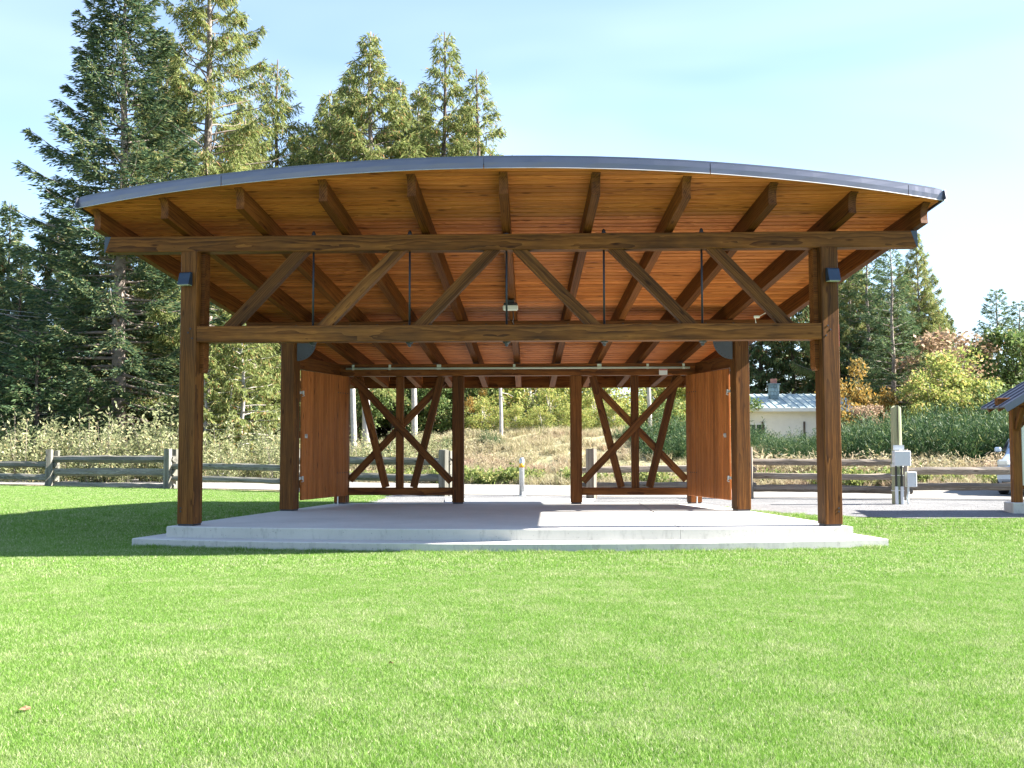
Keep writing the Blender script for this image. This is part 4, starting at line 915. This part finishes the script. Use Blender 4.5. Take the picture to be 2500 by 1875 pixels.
# pale trunks and snags
def snag(px, depth, top, r0, lean, label, base_px=None):
    p = at_d(px, depth); g = gz(p.x, p.y); h = EYE+(1087-top)/F_PX*depth-g+.3; m_ = MB()
    m_.tube([(lean*h*t*t+.03*math.sin(t*9), .03*math.cos(t*7), -.3+h*t) for t in lin(0, 1, 8)], [r0*(1-.5*t)+.01 for t in lin(0, 1, 8)], 8)
    e = empty('snag', (p.x, p.y, g), label, 'snag'); m_.build('trunk', M['bark_pale'], e, sm=True); b = MB(); r = random.Random(int(px))
    for i in range(9):
        z = h*r.uniform(.35, .95); a = r.uniform(0, 6.28); l = r.uniform(.4, 1.3)
        b.tube([(lean*h*(z/h)**2, 0, z), (lean*h*(z/h)**2+math.cos(a)*l*.6, math.sin(a)*l*.6, z-.05), (lean*h*(z/h)**2+math.cos(a)*l, math.sin(a)*l, z-.25*l)], [.02, .012, .004], 4, cap=False)
    b.build('dead_branch', M['bark_pale'], e)
snag(1222, 45, 800, .075, .02, 'pale leaning dead trunk on the bank seen through the rear opening')
snag(1586, 50, 780, .10, .0, 'grey bare trunk among the maples seen through the X frame nearest the gravel')
snag(862, 44, 760, .13, .0, 'pale birch like trunk seen beside the open door on the lawn side')
snag(893, 46, 700, .20, -.01, 'thick grey trunk seen through the X frame on the lawn side')
snag(1010, 48, 720, .14, .01, 'grey bare trunk with twigs behind the lawn side X frame')
snag(557, 43, 930, .05, .02, 'thin dead sapling between the two timber posts')

# shrubs, broom, bracken
SH = [upright(30+i, 2.6, .95, M['shrub'], M['bark'], 46, 40, (.13, .055), .36) for i in range(3)]
BR = [upright(40+i, 1.9, 1.15, M['broom'], M['broom'], 120, 56, (.16, .024), .85, blade=True) for i in range(3)]
BK_ = [upright(50+i, .9, .8, M['straw'], M['straw'], 60, 24, (.20, .03), .55) for i in range(3)]
DW = [upright(60+i, 1.3, .8, M['straw'], M['bark'], 46, 30, (.10, .04), .4) for i in range(2)]
LG = [upright(70+i, .6, .7, M['lowgreen'], M['lowgreen'], 40, 20, (.12, .06), .5) for i in range(2)]
ST = ('stem', 'foliage')
GS = 'pale shrubs along the road behind the grey fence'
for i in range(34):
    px = -60+i*23+rng.uniform(-18, 18); d = rng.uniform(36.5, 43); top = 1030+rng.uniform(-58, 62)+26*math.sin(i*.9)
    q = 'beyond the first pair of grey fence posts' if px < 110 else 'behind the fence bay between the grey post pairs' if px < 420 else 'behind the fence bay between the two timber posts' if px < 700 else 'behind the open door on the lawn side'
    put('shrub', SH[i % 3], 2.6, px, top, d, 'pale olive leafy shrub '+q, 'shrub', 'pale shrubs '+q, rng.uniform(.9, 1.3), parts=ST)
for i in range(12):
    px = 770+i*28+rng.uniform(-10, 10)
    put('shrub', SH[i % 3], 2.6, px, 1040+rng.uniform(-25, 30), rng.uniform(39, 44), 'pale olive leafy shrub seen behind the lawn side X frame', 'shrub', 'pale shrubs seen behind the X frame', rng.uniform(.9, 1.2), parts=ST)
GB = 'broom bushes on the bank'
for i in range(58):
    px = 1790+i*12.6+rng.uniform(-12, 12); d = rng.uniform(38, 50); k = (px-1790)/730
    top = 1030-30*k+rng.uniform(-46, 56)-(d-44)*2.6
    if 1835 < px < 2050: top = max(top, 1030+rng.uniform(0, 22))
    q = 'below the cream house wall' if px < 2060 else 'on the bank behind the utility post' if px < 2270 else 'on the bank between utility post and kiosk' if px < 2440 else 'on the bank behind the kiosk'
    put('broom_bush', BR[i % 3], 1.9, px, top, d, 'dense dark green broom bush '+q, 'bush', 'broom bushes '+q, rng.uniform(1.0, 1.45), parts=ST)
for px, top, d in ((1560, 1015, 43), (1600, 1005, 42), (1640, 1000, 42), (1670, 1010, 43), (1620, 1030, 40), (1655, 1035, 40), (1700, 1020, 41), (1525, 1030, 43)):
    put('broom_bush', BR[int(px) % 3], 1.9, px, top, d, 'dark green broom bush behind the X frame beside the open door', 'bush', 'broom bushes behind the X frame', 1.3, parts=ST)
for px, top, d in ((1195, 1035, 43), (1215, 1050, 42), (1100, 1050, 43), (930, 1060, 42)):
    put('broom_bush', BR[int(px) % 3], 1.9, px, top, d, 'small green broom bush on the dry bank by the leaning snag', 'bush', 'small broom bushes on the dry bank', .9, parts=ST)
GW = 'dry weeds along the road'
for i in range(46):
    px = 1815+i*15+rng.uniform(-9, 9); d = rng.uniform(35.0, 38.5)
    q = 'below the cream house' if px < 2060 else 'behind the utility post' if px < 2270 else 'between utility post and kiosk'
    put('dry_weed', (BK_+DW)[i % 5], .9 if i % 5 < 3 else 1.3, px, 1095+rng.uniform(-14, 32), d, ('leafless pinkish' if i % 5 < 3 else 'taller twiggy tan')+' weed clump at the bank foot '+q, 'weed', 'weeds '+q, rng.uniform(1.0, 1.5), parts=ST)
GW2 = 'dry bracken on the bank'
for i in range(60):
    px = 1090+rng.random()**1.0*300; d = rng.uniform(36.5, 46); top = 1150-(d-36)*11.5+rng.uniform(-16, 14)
    if px > 1265 and d < 42 and rng.random() < .7: continue
    put('dry_weed', BK_[i % 3], .9, px, top, d, 'dry tan bracken clump on the bank seen through the rear opening', 'weed', GW2, rng.uniform(1.0, 1.6), parts=ST)
for i in range(16):
    px = rng.uniform(1130, 1290); d = rng.uniform(35.5, 42); put('dry_weed', DW[i % 2], 1.3, px, 1128-(d-36)*11+rng.uniform(-16, 10), d, 'reddish twiggy weed on the bank behind the bollard', 'weed', 'reddish weeds behind the bollard', rng.uniform(.9, 1.3), parts=ST)
GW3 = 'dry weeds behind the X frames'
for i in range(34):
    px = rng.uniform(850, 1090) if i % 2 else rng.uniform(1410, 1690)
    d = rng.uniform(36.5, 43); put('dry_weed', BK_[i % 3], .9, px, 1150-(d-36)*9+rng.uniform(-14, 14), d, 'dry tan bracken clump on the bank behind the %s X frame' % ('lawn side' if px < 1200 else 'gravel side'), 'weed', GW3+(' lawn side' if px < 1200 else ' gravel side'), rng.uniform(1.0, 1.5), parts=ST)
GL = 'low green plants along the road edge'
for i in range(70):
    px = rng.uniform(-20, 2480); p = at_d(px, 30); x = p.x; d = None
    y = yf(x*1.25)+8.3; q = CAM.y; d = (y-CAM.y)/math.cos(math.atan((px-1250)/F_PX)+0) * 1.0
    d = (y-CAM.y)+rng.uniform(.1, 1.0); p = at_d(px, d); y = yf(p.x)+8.3+rng.uniform(0, .9); d += y-p.y
    p = at_d(px, d); g = gz(p.x, p.y)
    plant('low_plant', LG[i % 2], (p.x, p.y, g-.03), rng.uniform(0, 6), rng.uniform(.7, 1.25), 'low yellow green plant clump along the far road edge', 'plant', GL, ST)

# overhead wires on the left
pole = at_d(-260, 60); 
for i, (y0, y1) in enumerate(((728, 768), (742, 775))):
    a = at_d(-300, 42); b = at_d(330, 58); m_ = MB(); za = EYE+(1087-y0+22)/F_PX*42; zb = EYE+(1087-y1)/F_PX*58
    m_.tube([tuple(a.lerp(b, t).to_2d())+(za+(zb-za)*t-1.4*t*(1-t),) for t in lin(0, 1, 16)], .014, 5)
    tag(m_.build('overhead_wire', M['boxgrey'], sm=True), 'thin overhead cable strung in front of the dark trees', 'cable', 'overhead cables')

# fallen leaves on the lawn
for px, py, s in ((62, 1748, .05), (538, 1239, .06), (955, 1632, .025), (1930, 1530, .022)):
    p = at_ground(px, py); r = random.Random(px); n = 9; vs = [(0, 0, .012)]
    for k in range(n):
        an = 2*math.pi*k/n; rr = s*(.55+.45*(k % 2))*r.uniform(.8, 1.1); vs.append((rr*math.cos(an), rr*math.sin(an)*.6, .012*r.random()+.006*(k % 3)))
    m_ = MB(); m_.add(vs, [(0, 1+k, 1+(k+1)%n) for k in range(n)]); o = m_.build('fallen_leaf', M['deadleaf'], fix=False)
    o.location = (p.x, p.y, gz(p.x, p.y)+.028); o.rotation_euler = (.2, .1, r.uniform(0, 6))
    tag(o, 'dry brown fallen leaf lying on the mown lawn', 'leaf', 'fallen leaves on the lawn')

# ------------------------------------------------------------------ grass (stuff): blade tufts instanced over the lawn, dry grass over the bank
def tuft(name, n, size, h, wd, mat, seed, lean=.35, clump=0):
    r = np.random.default_rng(seed); P = np.zeros((n, 3)); P[:, :2] = r.uniform(-size/2, size/2, (n, 2))
    if clump: 
        c = r.uniform(-size/2, size/2, (clump, 2)); P[:, :2] = c[r.integers(0, clump, n)]+r.normal(0, size*.05, (n, 2))
    D = unit(np.array([0, 0, 1.])+r.normal(0, lean, (n, 3))*np.array([1, 1, .1])); hh = h*r.uniform(.55, 1.25, n)[:, None]
    S = unit(np.cross(D, unit(r.normal(0, 1, (n, 3))))); w_ = wd*r.uniform(.7, 1.3, n)[:, None]
    bend = r.normal(0, .35, (n, 3))*np.array([1, 1, 0])
    a, b = P-S*w_*.5, P+S*w_*.5; m = P+D*hh*.55; c, d = m+S*w_*.42, m-S*w_*.42; e = P+D*hh+bend*hh*.5
    V = np.stack([a, b, c, d, e], 1).reshape(-1, 3); q = np.arange(n)[:, None]*5
    T1 = np.concatenate([q+np.array([[0, 1, 2]]), q+np.array([[0, 2, 3]]), q+np.array([[3, 2, 4]])], 0)
    o = np_mesh(name, V, T1, mat); C.objects.unlink(o); return o
def scatter(name, pts, rots, scales, protos, label):
    me = bpy.data.meshes.new(name); me.vertices.add(len(pts)); me.vertices.foreach_set('co', np.asarray(pts, dtype=np.float32).ravel())
    at = me.attributes.new('rot', 'FLOAT', 'POINT'); at.data.foreach_set('value', np.asarray(rots, dtype=np.float32))
    at = me.attributes.new('scl', 'FLOAT', 'POINT'); at.data.foreach_set('value', np.asarray(scales, dtype=np.float32))
    at = me.attributes.new('pick', 'INT', 'POINT'); at.data.foreach_set('value', NR.integers(0, len(protos), len(pts)).astype(np.int32))
    o = bpy.data.objects.new(name, me); link(o); o['kind'] = 'stuff'; tag(o, label, 'grass')
    ng = bpy.data.node_groups.new(name, 'GeometryNodeTree')
    ng.interface.new_socket('Geometry', in_out='INPUT', socket_type='NodeSocketGeometry'); ng.interface.new_socket('Geometry', in_out='OUTPUT', socket_type='NodeSocketGeometry')
    gi, go = ng.nodes.new('NodeGroupInput'), ng.nodes.new('NodeGroupOutput'); K = ng.links.new
    jo = ng.nodes.new('GeometryNodeJoinGeometry'); m2p = ng.nodes.new('GeometryNodeMeshToPoints'); K(gi.outputs[0], m2p.inputs[0])
    def attr(n, t):
        a = ng.nodes.new('GeometryNodeInputNamedAttribute'); a.data_type = t; a.inputs['Name'].default_value = n; return a.outputs[0]
    cx = ng.nodes.new('ShaderNodeCombineXYZ'); K(attr('rot', 'FLOAT'), cx.inputs[2])
    for i, pr in enumerate(protos):
        cmp_ = ng.nodes.new('FunctionNodeCompare'); cmp_.data_type = 'INT'; cmp_.operation = 'EQUAL'
        ii = [s for s in cmp_.inputs if s.type == 'INT']; K(attr('pick', 'INT'), ii[0]); ii[1].default_value = i
        oi = ng.nodes.new('GeometryNodeObjectInfo'); oi.inputs['Object'].default_value = pr; oi.inputs['As Instance'].default_value = True
        ip = ng.nodes.new('GeometryNodeInstanceOnPoints'); K(m2p.outputs[0], ip.inputs['Points']); K(cmp_.outputs[0], ip.inputs['Selection'])
        K(oi.outputs['Geometry'], ip.inputs['Instance']); K(cx.outputs[0], ip.inputs['Rotation']); K(attr('scl', 'FLOAT'), ip.inputs['Scale']); K(ip.outputs[0], jo.inputs[0])
    K(jo.outputs[0], go.inputs[0]); md = o.modifiers.new('scatter', 'NODES'); md.node_group = ng; return o
def on_lawn(x, y, m=.1):
    if y > (yf(x)-.35 if x < 4 else 7): return False
    if x > -3.45 and y > 6: return False
    if x > 3.7 and y > glo(x)-m: return False
    if abs(x) < 5.55 and y > 19-math.sqrt(20.178**2-x*x)+.12:           # the platform and its step
        side = 5.63-.21*(y+.4)/.95 if y < .55 else 5.42-1.6*(y-.55)/5.65
        if abs(x) < side-.1: return False
    return True
near = [tuft('t', 5000, .64, .034, .0029, M['grass'], 100+i, .45, clump=0) for i in range(3)]
far = [tuft('t', 2100, .78, .040, .0065, M['grass'], 110+i, .45) for i in range(3)]
pn, pf = [], []
for kind, st, dst in ((0, .34, pn), (1, .42, pf)):
    y = CAM.y+3.5
    while y < 24:
        x = -26
        while x < 16:
            xx, yy = x+NR.uniform(-.22, .22)*st, y+NR.uniform(-.22, .22)*st; dd = yy-CAM.y
            if abs(xx-CAM.x+.03*dd) < .50*dd+1.2 and on_lawn(xx, yy) and ((dd < 13) if kind == 0 else (dd >= 12.6)): dst.append((xx, yy, gz(xx, yy)))
            x += st
        y += st
scatter('grass', pn, NR.uniform(0, 6.28, len(pn)), [max(.7, 1+.14*hn(q[0]*1.9, q[1]*2.3)+NR.uniform(-.1, .12)) for q in pn], near, 'short mown green grass on the open lawn before the platform')
scatter('grass', pf, NR.uniform(0, 6.28, len(pf)), NR.uniform(.85, 1.15, len(pf)), far, 'short mown green grass on the lawn around and behind the platform')
dry = [tuft('t', 160, .9, .34, .016, M['straw'], 120+i, .55, clump=9) for i in range(3)]
pd = []
for _ in range(5200):
    x = NR.uniform(-30, 30); y = yf(x)+8.2+NR.random()**1.5*24
    if 1.0 < x < 5.5 and y < 30 and NR.random() < .4: continue
    if abs(x-CAM.x) < .52*(y-CAM.y): pd.append((x, y, gz(x, y)-.02))
scatter('dry_grass', pd, NR.uniform(0, 6.28, len(pd)), NR.uniform(.5, 1.2, len(pd)), dry, 'dry tan grass covering the bank beyond the road')

edge = [tuft('t', 240, .20, .062, .0042, M['grass'], 130+i, .5) for i in range(3)]
pe = []
for i in range(150):
    x = -5.6+11.2*i/149+NR.uniform(-.03, .03); y = 19-math.sqrt(20.178**2-x*x)-.05+NR.uniform(-.03, .02); pe.append((x, y, gz(x, y)))
scatter('grass', pe, NR.uniform(0, 6.28, len(pe)), NR.uniform(.55, 1.35, len(pe)), edge, 'slightly longer ragged grass along the foot of the concrete step')
